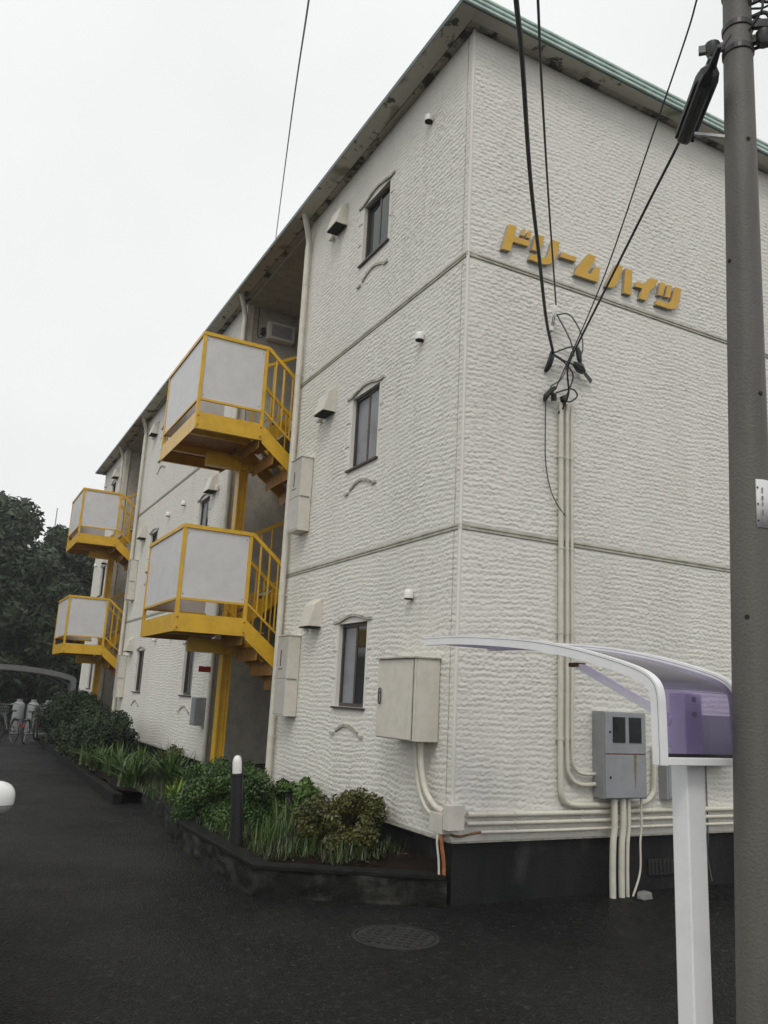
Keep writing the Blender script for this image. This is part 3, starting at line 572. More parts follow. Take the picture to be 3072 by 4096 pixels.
# shrubs
def shrub(name, label, c, rx, ry, rz, n, size, m, clumps=26, group=None, seed=0):
    T = thing(name, (c[0], c[1], .2), label, 'shrub', group); rs = random.Random(seed); cs = []; rr = []
    for i in range(clumps):
        a = rs.uniform(0, 6.28); q = rs.random()**.5*.85; zz = rs.uniform(-.75, .8); f = math.sqrt(max(0, 1-zz*zz*.75))
        cs.append((c[0]+rx*q*f*math.cos(a), c[1]+ry*q*f*math.sin(a), c[2]+rz*zz)); rr.append(min(rx, ry, rz)*rs.uniform(.28, .48))
    leaves('foliage', m, cs, rr, n, size, T)
    st = MB()
    for i in range(7):
        a = i*.9; st.tube([(c[0]+.03*math.cos(a), c[1]+.03*math.sin(a), .12), (c[0]+rx*.3*math.cos(a), c[1]+ry*.3*math.sin(a), c[2]-rz*.2), (c[0]+rx*.6*math.cos(a), c[1]+ry*.6*math.sin(a), c[2]+rz*.4)], [.012, .009, .004], 5)
    st.build('stems', BARK, T); return T
shrub('azalea_shrub', 'rounded green azalea shrub behind the bollard lamp', (-.90, 3.30, .44), .52, 1.05, .36, 38000, .022, LEAF_AZ, 90, seed=1)
shrub('nandina_shrub', 'bronze-green shrub under the corner cabinet', (-.42, 1.25, .50), .40, .62, .27, 17000, .021, LEAF_BR, 34, seed=2)
shrub('dark_shrub', 'large dark evergreen shrub beside the farther facade windows', (-.95, 12.0, .60), .58, 2.8, .50, 60000, .034, LEAF_DK, 120, seed=3)
shrub('dark_shrub', 'low dark shrub at the end of the kerb near the bicycles', (-.85, 16.4, .68), .72, 2.4, .68, 32000, .036, LEAF_DK, 50, seed=4)
shrub('dark_shrub', 'clipped olive shrub overhanging the kerb below the farther stairs', (-1.05, 13.2, .42), .5, 1.6, .32, 20000, .032, leafmat('olive_leaf', (.045, .06, .015), (.02, .03, .01)), 36, seed=8)
shrub('small_shrub', 'small reddish weed against the plinth under the far windows', (-.15, 8.6, .48), .16, .45, .16, 1800, .03, leafmat('reddish_leaf', (.09, .06, .03), (.04, .035, .02)), 16, seed=5)
shrub('leafy_shrub', 'leafy green plant at the downpipe between azalea and bronze shrub', (-.22, 2.75, .45), .20, .55, .24, 3200, .045, LEAF_LI, 22, seed=6)
rs = random.Random(9)
for i, (x, y, n, Ln, lab) in enumerate(((-.95, 7.4, 60, .55, 'broad lily clump nearest the kerb jog, arching over the kerb'), (-.65, 6.7, 60, .6, 'tall lily clump in front of the yellow column'), (-1.15, 8.3, 50, .5, 'lily clump spilling over the kerb beyond the jog'), (-.9, 9.3, 40, .5, 'dim lily clump at the foot of the big dark shrub'), (-.55, 5.7, 40, .5, 'dark lily clump left of the azalea'), (-1.2, 6.75, 60, .5, 'lily clump hanging over the corner of the kerb jog'), (-1.28, 9.2, 60, .5, 'lily clump drooping over the kerb farther along'), (-1.28, 10.2, 50, .5, 'farthest lily clump drooping over the kerb'), (-.5, 7.6, 60, .6, 'lily clump against the plinth left of the downpipe'))):
    t = thing('lily_clump', (x, y, .2), lab, 'plant', 'lily clumps in the planter'); blades('leaves', LEAF_LI, (x, y, .19), int(n*1.8), Ln*1.25, .034, 1.0, t, .75, i)
for i, (x, y, n, Ln, lab) in enumerate(((-.98, 5.0, 46, .38, 'lime green arching plant just left of the azalea'), (-1.02, 4.45, 24, .26, 'small lime green tuft under the azalea edge'))):
    t = thing('lime_plant', (x, y, .2), lab, 'plant', 'lime green plants'); blades('leaves', LEAF_HO, (x, y, .20), n, Ln, .045, 1.0, t, .8, 40+i)
for i, (x, y, n, Ln, lab) in enumerate(((-1.02, 1.55, 26, .42, 'spiky iris tuft just right of the bollard lamp'), (-.78, 1.15, 22, .36, 'spiky iris tuft in the front middle of the planter'), (-.55, .82, 14, .34, 'spiky iris tuft at the front below the bronze shrub'), (-.75, 1.9, 26, .5, 'tall iris tuft between azalea and bronze shrub'))):
    t = thing('iris_tuft', (x, y, .2), lab, 'plant', 'iris tufts in the planter'); blades('leaves', LEAF_LI, (x, y, .19), n, Ln, .016, .55, t, .3, 60+i)
gb = MB(); rs = random.Random(3)
for i in range(9000):
    y = rs.uniform(.6, 9.5); x = rs.uniform(-1.25 if y > 1 else -.8, -.05); a = rs.uniform(0, 6.28); Ln = rs.uniform(.05, .16); e = rs.uniform(.2, .8)*Ln; q = .005
    z0 = .20+.1*(x+1.3)/1.3; gb.add([(x-q*math.sin(a), y+q*math.cos(a), z0), (x+q*math.sin(a), y-q*math.cos(a), z0), (x+e*math.cos(a), y+e*math.sin(a), z0+Ln)], [(0, 1, 2)])
tag(gb.build('ground_cover', LEAF_GR), 'sparse low grass and weeds between the planter shrubs', 'grass', kind='stuff')
lb = MB(); rs = random.Random(31)
for i in range(900):
    y = rs.uniform(.5, 9); x = rs.uniform(-1.2 if y > .9 else -.6, -.05); a = rs.uniform(0, 6.28); q = rs.uniform(.012, .03); z0 = .205+.1*(x+1.3)/1.3
    lb.add([(x+q*math.cos(a), y+q*math.sin(a), z0+rs.uniform(0, .02)), (x-q*.5*math.sin(a), y+q*.5*math.cos(a), z0+.01), (x-q*math.cos(a), y-q*math.sin(a), z0+rs.uniform(0, .02)), (x+q*.5*math.sin(a), y-q*.5*math.cos(a), z0+.004)], [(0, 1, 2, 3)])
tag(lb.build('leaf_litter', leafmat('dead_leaf', (.06, .035, .018), (.02, .014, .009))), 'brown dead leaves scattered on the planter soil', 'litter', kind='stuff')
# bollard lamp
t = thing('bollard_lamp', (-1.02, 2.05, .15), 'black bollard lamp with white domed lens standing in the planter', 'lamp')
lx, ly = -1.26, 1.68
t.location = (lx, ly, .15); WL[t] = Vector((lx, ly, .15)); t.rotation_euler = (0, R(-4.5), 0)
MB().lathe([(.056, .12), (.056, .85), (.064, .855), (.064, .88), (.0, .88)], (lx, ly, 0), 20).build('post', BLACK, t, smooth=True)
MB().lathe([(.054, .875), (.054, .98), (.047, 1.01), (.03, 1.035), (.0, 1.045)], (lx, ly, 0), 20).build('lens', LENS, t, smooth=True)
cg = MB()
for a in range(3):
    th = a*2*math.pi/3+1.2; cg.tube([(lx+.060*math.cos(th), ly+.060*math.sin(th), z) for z in (.875, .98)]+[(lx+.053*math.cos(th), ly+.053*math.sin(th), 1.018), (lx+.032*math.cos(th), ly+.032*math.sin(th), 1.046), (lx, ly, 1.055)], .008, 6)
cg.build('guard', BLACK, t)
# manhole, small stone
t = thing('manhole_cover', (-.84, -.62, .004), 'round dark iron manhole cover in the wet asphalt', 'manhole')
MB().lathe([(.31, -.02), (.31, .007), (.285, .009), (.285, .002)], (-.84, -.62, 0), 40).build('ring', IRON, t)
MB().lathe([(.275, -.02), (.275, .008), (.0, .010)], (-.84, -.62, 0), 40).build('cover', IRON, t)
rb = MB()
for i in range(-5, 6):
    for j in range(-5, 6):
        x, y = -.84+i*.047, -.62+j*.047
        if (i*.047)**2+(j*.047)**2 < .25**2 and (i+j) % 2 == 0: rb.box(x-.016, x+.016, y-.016, y+.016, .0095, .014)
tag(rb.build('tread_pattern', IRON, t), kind='stuff')
gt = MB(); rs = random.Random(77)
for i in range(2600):
    if rs.random() < .6: x = rs.uniform(-3.4, -1.5)+rs.gauss(0, .3); y = rs.uniform(-3.5, 12)
    else: x = rs.uniform(-3.3, 2.5); y = rs.uniform(-3.6, -.1)
    if x > -1.5 and y > -.1: continue
    q = rs.uniform(.004, .011); a = rs.uniform(0, 6.28)
    gt.add([(x+q*math.cos(a+j*1.57), y+q*math.sin(a+j*1.57), .001) for j in range(4)]+[(x, y, q*.9)], [(0, 1, 4), (1, 2, 4), (2, 3, 4), (3, 0, 4)])
tag(gt.build('loose_grit', mat('grit', (.035, .034, .032), .7, .3, 5, spec=.2)), 'small loose grit scattered on the wet asphalt', 'grit', kind='stuff')
bm = stone(None, None, None, random.Random(2)); me = bpy.data.meshes.new('rock'); bm.to_mesh(me); bm.free(); me.materials.append(mat('pale_rock', (.2, .2, .19), .8, .2, 20))
o = link(bpy.data.objects.new('rock', me)); o.location = (1.90, -.24, .03); o.scale = (.17, .09, .07); o.rotation_euler = (0, 0, .3); tag(o, 'small pale rock on the ground right of the meter pipes', 'rock')

# ------------------------------------------------------------------ cycle shelter in front
UP = [(2.375, 2.098), (1.93, 2.092), (1.44, 2.063), (1.035, 2.026), (.70, 1.976), (.44, 1.923), (.22, 1.868), (.10, 1.825), (.035, 1.775), (.010, 1.71), (.004, 1.60), (0, 1.40), (0, 1.365)]
def off(P, d):
    o = []
    for i in range(len(P)):
        a = Vector(P[max(i-1, 0)]); b = Vector(P[min(i+1, len(P)-1)]); t = (b-a).normalized(); o.append((P[i][0]-t.y*-d, P[i][1]-t.x*d) if False else (P[i][0]+t.y*-d, P[i][1]+t.x*d))
    return o
def shelter(loc, rot, width, label, sheet, su=1.0, sz=1.0, th=.062, m=WHITEAL, posts=(.32,)):
    T = thing('cycle_shelter', loc, label, 'shelter')
    WL[T] = Vector((0, 0, 0))
    U = [(a*su, b*sz) for a, b in UP]; S = [(p.x, p.y) for p in spline([Vector((a, b, 0)) for a, b in U], 4)]
    inn = off(S, th); mid = off(S, .026); mid2 = off(S, .034)
    arm = lambda x0, x1: MB().prism(S+inn[::-1], x0, x1, 'yz')
    for x0 in (0, width-.045):
        a = arm(x0, x0+.045).build('arm', m, T)
        gk = MB().prism(off(S, .012)+off(S, .015)[::-1], x0-.0015, x0+.0465, 'yz').build('gasket_line', GREYD, a)
    e = MB().prism(mid+mid2[::-1], .046, width-.046, 'yz'); e.build('roof_sheet', sheet, T)
    zb = S[-1][1]
    MB().box(.047, width-.047, -.005, .05, zb, zb+.04).build('bottom_rail', m, T, bevel=.004)
    MB().box(.047, width-.047, -.001, .006, zb+.041, zb+.058).build('rubber_seal', BLACK, T)
    for f in (.97,):
        i = int(len(S)*.03); q = S[i]
        MB().box(.047, width-.047, q[0]-.03, q[0]-.005, q[1]-.055, q[1]-.02).build('front_rail', m, T)
    for px in posts:
        MB().box(px-.065, px+.065, .075, .185, 0, 1.73).build('post', m, T, bevel=.008)
        MB().box(px-.005, px+.005, .186, .1875, 0, 1.73).build('post_groove', GREYD, T)
        MB().bar((px-.045, .17, 1.58), (px-.045, .93, 1.885), .05, .035).build('strut', m, T)
        MB().tube(spline([(px-.045, .19, 1.45), (px-.045, .21, 1.56), (px-.045, .30, 1.64)], 5), .028, 8).build('bracket', m, T)
        MB().box(px-.075, px-.015, .90, .99, 1.875, 1.90).build('strut_shoe', RUST, T)
        for z in (1.62, 1.70): MB().lathe([(.014, 0), (.014, -.008)], (px, .075, z), 10, 'y').build('bolt', IRON, T)
    T.rotation_euler = (0, 0, rot)
    return T
shelter((-.68, -2.96, 0), 0, .63, 'white framed cycle shelter with violet smoked sheet beside the utility pole', POLY)
shelter((.25, 24.0, 0), R(90), 2.6, 'dim grey cycle shelter roof beyond the end of the lane', POLY2, 1.1, 1.02, th=.17, m=mat('dull_aluminium', (.15, .15, .15), .5, .1, 6), posts=(.3, 2.3))

# ------------------------------------------------------------------ utility pole and wires
PX = lambda z: -.2585+(z-.3)*.0138
PY = lambda z: -3.146-(z-.3)*.0178
pt = thing('utility_pole', (PX(0), PY(0), 0), 'grey tapering concrete utility pole at the right edge', 'utility pole')
PR = lambda z: .118-(z-.3)*.00642
MB().tube([(PX(z), PY(z), z) for z in np.linspace(-.3, 8.4, 14)], [PR(z) for z in np.linspace(-.3, 8.4, 14)], 32).build('shaft', CONC, pt, smooth=True)
vdir = Vector((CAM.x-PX(2), CAM.y-PY(2), 0)).normalized(); vside = Vector((vdir.y, -vdir.x, 0))      # towards the lane, and to its left
def on_pole(z, ang):
    d = vdir*math.cos(ang)+vside*math.sin(ang); return Vector((PX(z), PY(z), z))+d*PR(z), d
for z, a in ((1.72, -.85), (3.33, -.75), (2.12, .25), (4.15, .9), (4.9, -.5)):
    for s in (1,):
        p, d = on_pole(z, a*s); MB().tube([p-d*.02, p+d*.004], .012, 10).build('bolt_hole', HOLE, pt)
for z in (5.55, 5.72, 5.98):
    MB().lathe([(PR(z)+.006, -.02), (PR(z)+.008, -.016), (PR(z)+.008, .016), (PR(z)+.006, .02)], (PX(z), PY(z), z), 28).build('strap', BLACK, pt)
p, d = on_pole(5.72, -.2); b_ = on_pole(5.72, 1.5); 
for a in (1.45, -1.5):
    p, d = on_pole(5.62, a); MB().bar(p-d*.02, p+d*.14, .03, .05).build('bracket', BLACK, pt); MB().lathe([(.03, -.06), (.045, -.02), (.045, .03), (.02, .05)], p+d*.06, 12).build('insulator', BLACK, pt, smooth=True)
p, d = on_pole(4.98, 1.35); MB().bar(p-d*.03, p+d*.17+Vector((0, 0, .045)), .018).build('step_bolt', METAL, pt)
# notice plate wrapped on the pole
nt_ = thing('notice_plate', tuple(on_pole(2.6, -.45)[0]), 'small white printed notice strapped to the utility pole', 'notice')
nb = MB(); vs_ = []
for j, z in enumerate((2.585, 2.845)):
    for i in range(8):
        p, d = on_pole(z, -.30-i*.16); vs_.append(p+d*.004)
nb.add(vs_, [(i, i+1, 8+i+1, 8+i) for i in range(7)]); 
sol = nb.build('plate', NOTICE, nt_, smooth=True); 
md = sol.modifiers.new('thickness', 'SOLIDIFY'); md.thickness = .003
pr = MB()
for i, (z, h) in enumerate(((2.80, .03), (2.755, .025), (2.72, .02), (2.68, .03), (2.635, .022))):
    q0, d0 = on_pole(z, -.56); q1, d1 = on_pole(z, -.66); q2, d2 = on_pole(z-h, -.66); q3, d3 = on_pole(z-h, -.56)
    pr.add([q0+d0*.0062, q1+d1*.0062, q2+d2*.0062, q3+d3*.0062], [(0, 1, 2, 3)])
pr.build('print', PRINT, nt_)
st_ = MB()
for z in (2.62, 2.71, 2.80):
    q, d = on_pole(z, -.37); st_.tube([q+d*.003, q+d*.009], .005, 6)
st_.build('staple', BLACK, nt_)
# bundle of line hardware at the pole head
t = thing('line_hardware', tuple(on_pole(5.9, -1.2)[0]), 'tangle of black clamps and tails at the pole head', 'line hardware')
rs = random.Random(21); hb = MB()
for i in range(16):
    a = rs.uniform(-2.2, -.7); z = rs.uniform(5.55, 6.15); p, d = on_pole(z, a); e = p+d*rs.uniform(.08, .4)+Vector((0, 0, rs.uniform(-.2, .22)))
    hb.tube(spline([p-d*.01, (p+e)/2+Vector((rs.gauss(0, .03), rs.gauss(0, .03), rs.gauss(0, .04))), e], 4), rs.uniform(.006, .014), 6)
hb.build('cable_tails', CABLE, t)
hc = MB()
for i in range(5):
    a = rs.uniform(-1.9, -1.0); z = rs.uniform(5.6, 6.05); p, d = on_pole(z, a); hc.bar(p, p+d*rs.uniform(.10, .22)+Vector((0, 0, rs.uniform(-.08, .08))), .035, .05)
hc.build('clamp', BLACK, t)
def wire(name, pts, r, label, m=CABLE, k=8, extra=None):
    T = thing(name, pts[0], label, 'cable', 'overhead cables'); MB().tube(spline(pts, k), r, 8).build('conductor', m, T, smooth=True)
    return T
wire('overhead_cable', [(-2.38, -1.68, 6.84), (-1.58, .70, 8.59), (-.17, 5.14, 10.83), (2.49, 13.54, 13.86), (4.25, 19.11, 15.7)], .011, 'lone black cable crossing the sky left of the roof')
wire('service_cable', [(-2.263, -3.725, 5.073), (-1.793, -3.163, 5.193), (-1.487, -2.812, 5.235), (-.773, -1.967, 5.253), (-.083, -1.202, 5.193), (.53, -.532, 5.099), (.949, -.12, 5.025)], .015, 'thick black service cable dropping to the end wall hooks')
wire('service_cable', [(-2.172, -3.784, 5.068), (-1.661, -3.175, 5.251), (-1.183, -2.606, 5.365), (-.281, -1.561, 5.475), (.566, -.598, 5.501), (.958, -.15, 5.53)], .008, 'thin black cable right of the thick one, ending at white insulator')
wire('telephone_wire', [(-.847, -3.591, 5.578), (-.693, -3.376, 5.572), (-.541, -3.154, 5.557), (-.101, -2.42, 5.453), (.517, -1.279, 5.129), (1.0, -.1, 4.67)], .0055, 'thin wire slanting from beside the pole to the wall hooks')
wire('telephone_cable', [(-.30, -3.28, 5.60), (-.42, -3.28, 5.42), (-.474, -3.255, 5.317), (-.199, -2.81, 5.268), (.081, -2.232, 5.187), (.483, -1.314, 4.976), (.738, -.671, 4.779), (.839, -.463, 4.696), (1.027, -.255, 4.574), (1.115, -.06, 4.487)], .0095, 'black cable from the splice closure down to the wall')
t = thing('splice_closure', (-.4, -3.05, 5.25), 'ribbed black cable splice closure hanging left of the pole', 'splice closure')
A = Vector((-.50, -3.30, 5.275)); B = Vector((-.215, -2.835, 5.215)); dd = (B-A).normalized()
MB().tube([A, A+dd*.03, A+dd*.09, B-dd*.02, B], [.022, .055, .068, .066, .055], 6).build('body', BLACK, t)
q1 = dd.orthogonal().normalized(); q2 = dd.cross(q1)
for i in range(6):
    a_ = i*math.pi/3+.5; n_ = q1*math.cos(a_)+q2*math.sin(a_); MB().bar(A+dd*.09+n_*.062, B-dd*.02+n_*.061, .014).build('rib', BLACK, t)
MB().tube([A-dd*.14, A], [.014, .028], 8).build('boot', BLACK, t); MB().bar(A+Vector((0, 0, .06)), B+Vector((0, 0, .05)), .03, .02).build('hanger', BLACK, t)
# hooks, insulators and loops on the end wall
t = thing('wall_hooks', (1.1, -.05, 4.5), 'cluster of black cable anchors, insulators and loops on the end wall', 'cable anchor')
def blob(n, pts, r, m=BLACK): MB().tube(pts, r, 8).build(n, m, t, smooth=True)
blob('anchor', [(.955, -.10, 5.05), (.95, -.09, 4.98), (.94, -.06, 4.90), (.935, -.02, 4.86)], [.02, .03, .03, .02])
blob('anchor', [(1.23, -.10, 4.99), (1.30, -.10, 4.96), (1.36, -.08, 4.94)], [.025, .05, .035]); blob('cleat', [(1.36, -.08, 4.95), (1.49, -.05, 4.88), (1.50, -.03, 4.87)], [.018, .02, .012], METAL)
blob('anchor', [(1.0, -.09, 4.68), (.95, -.09, 4.64), (.91, -.06, 4.58), (.93, -.02, 4.56)], [.02, .026, .03, .02]); blob('clamp', [(.99, -.08, 4.62), (1.0, -.07, 4.55)], [.03, .028])
blob('clamp', [(1.10, -.08, 4.62), (1.12, -.08, 4.58)], [.03, .04]); blob('cable_end', [(1.14, -.06, 4.60), (1.12, -.05, 4.52), (1.09, -.04, 4.44)], [.03, .024, .015])
blob('insulator', [(.985, -.10, 5.56), (.985, -.10, 5.53), (.985, -.09, 5.46), (.985, -.09, 5.43)], [.012, .026, .026, .015], LENS); blob('insulator', [(.985, -.06, 5.34), (.985, -.05, 5.30)], [.02, .026], LENS)
blob('hanger', [(.975, -.085, 5.45), (.98, -.06, 5.33), (.985, -.02, 5.26)], .005, METAL); blob('hanger', [(.995, -.085, 5.45), (1.0, -.06, 5.33), (1.0, -.02, 5.30)], .005, METAL)
blob('sleeve', [(1.27, -.1, 5.17), (1.29, -.1, 5.12), (1.30, -.1, 5.05), (1.32, -.1, 4.99)], [.018, .03, .026, .012])
for pts in ([(.994, -.1, 5.45), (1.172, -.1, 5.501), (1.322, -.1, 5.338), (1.339, -.1, 5.14), (1.261, -.1, 5.07)], [(.937, -.1, 5.015), (1.083, -.1, 5.1), (1.231, -.1, 5.163), (1.291, -.1, 5.053), (1.302, -.1, 4.956)], [(.948, -.1, 5.032), (1.112, -.1, 4.984), (1.26, -.1, 4.971), (1.38, -.1, 4.95)], [(.973, -.1, 4.611), (.939, -.1, 4.675), (1.083, -.1, 4.805), (1.201, -.1, 5.105)], [(1.008, -.1, 4.628), (1.2, -.1, 4.71), (1.271, -.1, 4.653), (1.182, -.1, 4.57), (1.1, -.1, 4.567)], [(1.011, -.1, 5.457), (1.142, -.1, 5.29), (1.201, -.1, 5.18), (1.231, -.1, 5.063)], [(.95, -.1, 5.02), (1.1, -.12, 4.95), (1.2, -.12, 4.85), (1.17, -.1, 4.7), (1.13, -.08, 4.6)]):
    MB().tube(spline(pts, 6), .008, 6).build('loop', CABLE_G if rs.random() < .4 else CABLE, t, smooth=True)
MB().tube(spline([(.93, -.03, 4.552), (.925, -.035, 4.259), (.93, -.035, 3.941), (.98, -.035, 3.69), (1.04, -.06, 3.531), (1.145, -.07, 3.41)], 6), .0055, 6).build('loose_tail', CABLE, t, smooth=True)

# ------------------------------------------------------------------ gas cylinders and bicycles at the lane end
def cylinder(x, y, lab):
    T = thing('gas_cylinder', (x, y, 0), lab, 'gas cylinder', 'gas cylinders at the lane end')
    MB().lathe([(.175, 0), (.185, .03), (.185, .82), (.172, .90), (.13, .965), (.06, .99), (0, .995)], (x, y, 0), 20).build('body', TANK, T, smooth=True)
    MB().lathe([(.085, .95), (.085, 1.06), (.075, 1.06), (.075, .95)], (x, y, 0), 14).build('collar', TANK, T); MB().lathe([(.02, .98), (.02, 1.05), (0, 1.06)], (x, y, 0), 8).build('valve', METAL, T)
for i, (x, lab) in enumerate(((-1.52, 'leftmost grey gas cylinder of the row behind the bicycles'), (-1.10, 'second grey gas cylinder from the left behind the bicycles'), (-.66, 'third grey gas cylinder from the left behind the bicycles'), (-.26, 'rightmost grey gas cylinder of the row behind the bicycles'))): cylinder(x, 23.0, lab)
def bicycle(x, y, rot, lab, steel):
    T = thing('bicycle', (x, y, 0), lab, 'bicycle', 'bicycles parked at the lane end'); WL[T] = Vector((0, 0, 0)); r = .31
    def wheel(yc):
        ty = MB(); pts = [(0, yc+r*math.cos(a), r+.02+r*math.sin(a)) for a in np.linspace(0, 2*math.pi, 25)]; ty.tube(pts, .018, 6, False); o = ty.build('wheel', RUBBER, T)
        MB().tube([(0, yc+(r-.025)*math.cos(a), r+.02+(r-.025)*math.sin(a)) for a in np.linspace(0, 2*math.pi, 25)], .009, 5, False).build('rim', CHROME, o)
        sp = MB()
        for i in range(12):
            a = i*math.pi/6; sp.tube([(0, yc, r+.02), (0, yc+(r-.03)*math.cos(a), r+.02+(r-.03)*math.sin(a))], .0025, 4)
        sp.build('spokes', CHROME, o); MB().tube([(-.05, yc, r+.02), (.05, yc, r+.02)], .02, 8).build('hub', CHROME, o)
        MB().tube([(0, yc+(r+.035)*math.cos(a), r+.02+(r+.035)*math.sin(a)) for a in np.linspace(.2, 2.7, 12)], .022, 6).build('mudguard', CHROME, T)
    wheel(-.53); wheel(.53)
    fr = MB()
    for a, b, q in (((0, .50, .33), (0, .40, .86), .016), ((0, .42, .70), (0, -.02, .30), .02), ((0, -.02, .30), (0, -.16, .82), .016), ((0, -.02, .30), (0, -.53, .33), .012), ((0, -.12, .68), (0, -.53, .33), .010), ((0, .41, .80), (0, .15, .52), .014), ((0, .15, .52), (0, -.09, .56), .014)): fr.tube([a, b], q, 8)
    fr.build('frame', steel, T)
    MB().tube(spline([(-.26, .18, .98), (-.22, .36, .98), (0, .42, .93), (.22, .36, .98), (.26, .18, .98)], 5), .012, 8).tube([(0, .40, .84), (0, .42, .93)], .013, 8).build('handlebar', CHROME, T)
    MB().add([(0, -.02, .86), (-.08, -.28, .87), (-.06, -.33, .85), (.06, -.33, .85), (.08, -.28, .87), (0, -.02, .82), (-.06, -.28, .82), (.06, -.28, .82)], [(0,1,2,3,4), (5,7,4,0), (0,1,6,5), (6,1,2), (7,3,4), (5,6,2,3,7)]).build('saddle', BLACK, T)
    bk = MB()
    for z in (.70, .78, .86, .94):
        q = .13+.03*(z-.7)/.24; bk.tube([(-q, .50, z), (q, .50, z), (q, .76, z), (-q, .76, z), (-q, .50, z)], .004, 4)
    for i in range(7):
        xx = -.13+i*.043; bk.tube([(xx, .50, .70), (xx*1.2, .50, .94)], .003, 4).tube([(xx, .76, .70), (xx*1.2, .76, .94)], .003, 4)
    bk.build('basket', METAL, T)
    MB().lathe([(.03, 0), (.03, -.012)], (0, -.86, .52), 10, 'y').build('rear_reflector', REFL, T)
    MB().box(-.05, .05, -.80, -.45, .66, .675).build('carrier', CHROME, T); MB().tube([(-.12, -.02, .30), (.12, -.02, .30)], .012, 6).box(-.15, -.09, -.06, .10, .2, .22).box(.09, .15, -.14, .02, .38, .4).build('pedals', BLACK, T)
    T.rotation_euler = (R(3), 0, rot)
BK = mat('dark_bike_paint', (.02, .02, .025), .3, .1, 8); BS = mat('silver_bike_paint', (.07, .07, .075), .3, .1, 8); BR_ = mat('maroon_bike_paint', (.10, .015, .02), .3, .1, 8)
bicycle(-2.05, 19.2, R(15), 'leftmost dark bicycle with chrome mudguards below the gas cylinders', BK)
bicycle(-1.45, 18.9, R(-20), 'silver bicycle with basket in the middle of the parked three', BS)
bicycle(-.85, 19.4, R(-35), 'maroon bicycle partly behind the dark shrubs', BR_)

# ------------------------------------------------------------------ white car just left of the view: only its door mirror reaches the frame
car = thing('parked_car', (-4.47, -.6, 0), 'white parked car whose rounded door mirror shows at left edge', 'car'); cx = -4.47
side = [(-2.2, .42), (-2.22, .62), (-2.1, .80), (-1.5, .93), (-1.25, .97), (1.15, .97), (1.22, .80), (1.22, .34), (.95, .25), (-2.0, .25)]
MB().prism([(a, b) for a, b in side], cx-.75, cx+.75, 'yz').build('body', CARW, car, bevel=.07, smooth=True, seg=3)
def taper(z0, z1, ya0, ya1, yb0, yb1, w0, w1):
    return MB().add([(cx-w0, ya0, z0), (cx+w0, ya0, z0), (cx+w0, yb0, z0), (cx-w0, yb0, z0), (cx-w1, ya1, z1), (cx+w1, ya1, z1), (cx+w1, yb1, z1), (cx-w1, yb1, z1)], [(3,2,1,0), (4,5,6,7), (0,1,5,4), (1,2,6,5), (2,3,7,6), (3,0,4,7)])
taper(.95, 1.47, -1.33, -.72, 1.10, .95, .70, .58).build('glasshouse', GLASS_D, car, bevel=.03, smooth=True)
taper(1.45, 1.53, -.80, -.62, 1.02, .92, .61, .55).build('roof', CARW, car, bevel=.03, smooth=True)
pil = MB()
for sx in (-1, 1):
    pil.bar((cx+sx*.715, -1.30, .95), (cx+sx*.598, -.72, 1.47), .05, .04).bar((cx+sx*.71, .0, .95), (cx+sx*.595, .02, 1.47), .06, .04).bar((cx+sx*.70, 1.02, .95), (cx+sx*.59, .92, 1.47), .10, .05)
pil.build('pillar', CARW, car)
for sx in (-1, 1):
    for yy_ in (-1.55, .75):
        wh = MB().lathe([(.20, -.08), (.275, -.07), (.285, 0), (.275, .07), (.20, .08)], (cx+sx*.70, yy_, .285), 24, 'x').build('wheel', RUBBER, car, smooth=True)
        MB().lathe([(.19, -.084), (.17, -.06), (.05, -.07), (0, -.07)] if sx < 0 else [(.19, .084), (.17, .06), (.05, .07), (0, .07)], (cx+sx*.70, yy_, .285), 20, 'x').build('hubcap', METAL, wh)
    MB().box(cx+sx*.5-.14, cx+sx*.5+.14, -2.215, -2.14, .62, .75).build('headlight', CHROME, car, bevel=.02)
    dl = MB().box(cx+sx*.752-.004, cx+sx*.752+.004, -.95, .0, .40, .94); dl.build('door', CARW, car, bevel=.003)
def superell(c, r, e, n=14, m=24, zlo=-1, zhi=1):
    vs = []; S_ = lambda v, p: math.copysign(abs(v)**p, v)
    for i in range(n+1):
        th = math.asin(max(-1, min(1, zlo)))+(math.asin(zhi)-math.asin(zlo))*i/n
        for j in range(m):
            ph = 2*math.pi*j/m; vs.append((c[0]+r[0]*S_(math.cos(th), e)*S_(math.cos(ph), e), c[1]+r[1]*S_(math.cos(th), e)*S_(math.cos(ph), e) if False else c[1]+r[1]*S_(math.cos(th), e)*S_(math.sin(ph), e), c[2]+r[2]*S_(math.sin(th), e)))
    fs = [(i*m+j, i*m+(j+1) % m, (i+1)*m+(j+1) % m, (i+1)*m+j) for i in range(n) for j in range(m)]+[tuple(range(m-1, -1, -1)), tuple(n*m+j for j in range(m))]
    return MB().add(vs, fs)
mrr = superell((-3.575, -1.0, 1.0), (.112, .085, .09), .8, zlo=-.25).build('door_mirror', CARW, car, smooth=True)
superell((-3.575, -1.0, .998), (.110, .083, .088), .8, zhi=-.27).build('mirror_base', CARG, mrr, smooth=True)
MB().box(-3.74, -3.66, -1.03, -.97, .93, .99).build('mirror_arm', CARG, mrr, bevel=.01)

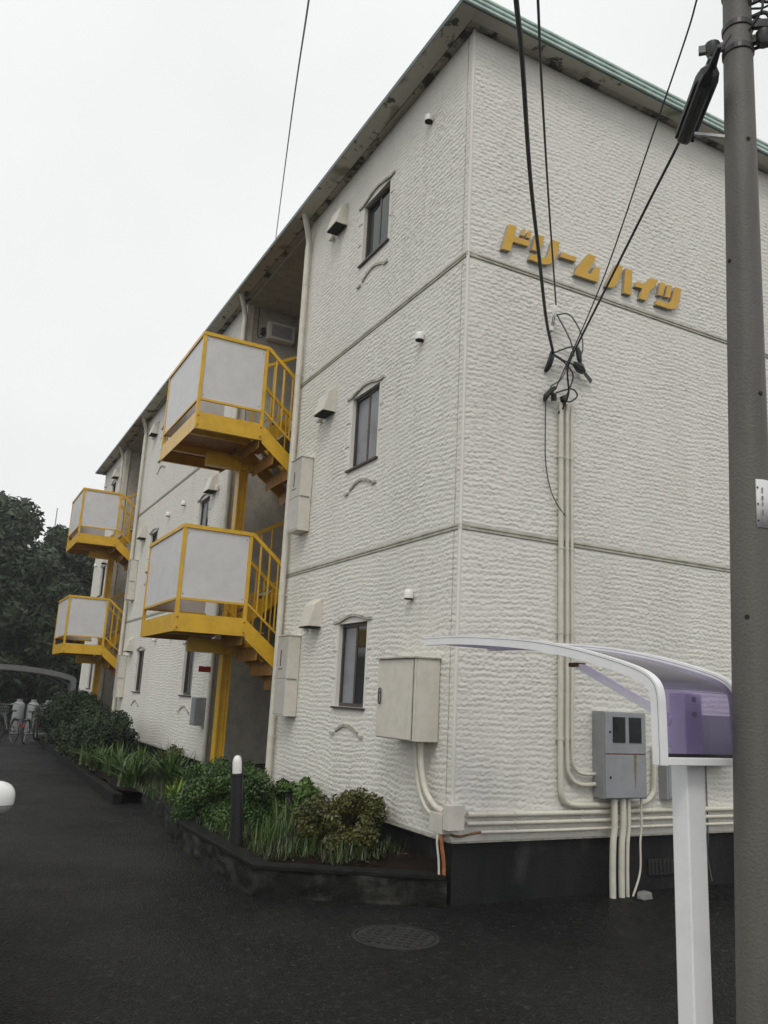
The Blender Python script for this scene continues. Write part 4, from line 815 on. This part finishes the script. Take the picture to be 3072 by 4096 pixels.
# ------------------------------------------------------------------ trees beyond the lane
def tree(x, y, top, rad, n, size, m, lab, z0=1.0, clumps=60, seed=0, cat='tree', con=False):
    T = thing('evergreen_tree', (x, y, 0), lab, cat, 'trees beyond the lane'); rs = random.Random(seed); cs = []; rr = []
    for i in range(clumps):
        t_ = rs.random()**.8; z = z0+(top-z0)*t_; prof = (math.sin(math.pi*min(1, .12+t_*.86))**.6) if not con else (1.02-t_)
        a = rs.uniform(0, 6.28); q = rad*prof*rs.random()**.5; cs.append((x+q*math.cos(a), y+q*math.sin(a), min(z, top-.3))); rr.append(rad*rs.uniform(.16, .30))
    leaves('crown', m, cs, rr, n, size, T, long=2.2, up=.1)
    tr = MB().tube([(x, y, -.5), (x+.1, y, top*.4), (x, y+.1, top*.85)], [.28, .2, .06], 8)
    for i in range(6):
        a = i*1.1; z = top*(.25+.1*i); tr.tube([(x, y, z), (x+rad*.5*math.cos(a), y+rad*.5*math.sin(a), z+top*.08)], [.09, .03], 6)
    tr.build('trunk', BARK, T, smooth=True)
D_ = lambda az, d: (CAM.x+d*math.sin(R(az)), CAM.y+d*math.cos(R(az)))
for i, (az, d, top, rad, n, sz, m, z0, lab, con) in enumerate((
    (.6, 48, 10.9, 5.0, 60000, .17, LEAF_TR, 2.0, 'tall rounded evergreen tree at the left edge of the sky', False),
    (5.7, 52, 10.3, 3.2, 30000, .17, LEAF_TR, 1.0, 'shorter evergreen tree left of the farther stairs', True),
    (7.6, 50, 9.6, 3.2, 30000, .17, LEAF_TR2, .5, 'evergreen tree directly behind the farther stair landings', False),
    (4.0, 42, 7.2, 3.4, 34000, .15, LEAF_TR2, .2, 'dark leafy tree in front of the tall rounded evergreen', False),
    (1.2, 38, 5.6, 3.4, 34000, .14, LEAF_TR2, .0, 'low dark tree above the far shelter roof at left edge', False),
    (6.8, 38, 5.4, 2.8, 30000, .14, LEAF_TR2, .0, 'low dark tree beside the far end of the building', False),
    (-4.5, 46, 10.5, 4.6, 12000, .34, LEAF_TR, .5, 'evergreen tree outside the left edge of view', False),
    (-9.5, 44, 9.5, 4.4, 10000, .36, LEAF_TR2, .5, 'broad tree farther outside the left edge of view', False),
    (9.8, 55, 9.0, 4.0, 9000, .36, LEAF_TR2, .3, 'tree hidden mostly behind the far building end', False))):
    x, y = D_(az, d); tree(x, y, top, rad, n, sz, m, lab, z0, 70, 100+i, con=con)
for i, (az, d, z) in enumerate(((5.35, 56, 12.6), (4.95, 55, 10.9))):
    x, y = D_(az, d); tag(MB().tube([(x, y, 0), (x, y, z)], [.06, .03], 8).build('antenna_mast', METAL, loc=(x, y, 0)), ('taller' if i == 0 else 'shorter')+' thin mast rising above the trees', 'mast')

# ------------------------------------------------------------------ misty rain air
hz = MB().box(-60, 60, -30, 62, -1.2, 18).build('haze', bpy.data.materials.new('haze_air')); tag(hz, 'thin pale rain mist over the whole place', 'mist', kind='stuff')
hm = hz.data.materials[0]; hm.use_nodes = True; hm.node_tree.nodes.clear()
ho = hm.node_tree.nodes.new('ShaderNodeOutputMaterial'); hvp = hm.node_tree.nodes.new('ShaderNodeVolumePrincipled'); hvp.inputs['Density'].default_value = .0011; hvp.inputs['Color'].default_value = (.9, .92, .93, 1)
hm.node_tree.links.new(hvp.outputs[0], ho.inputs['Volume'])
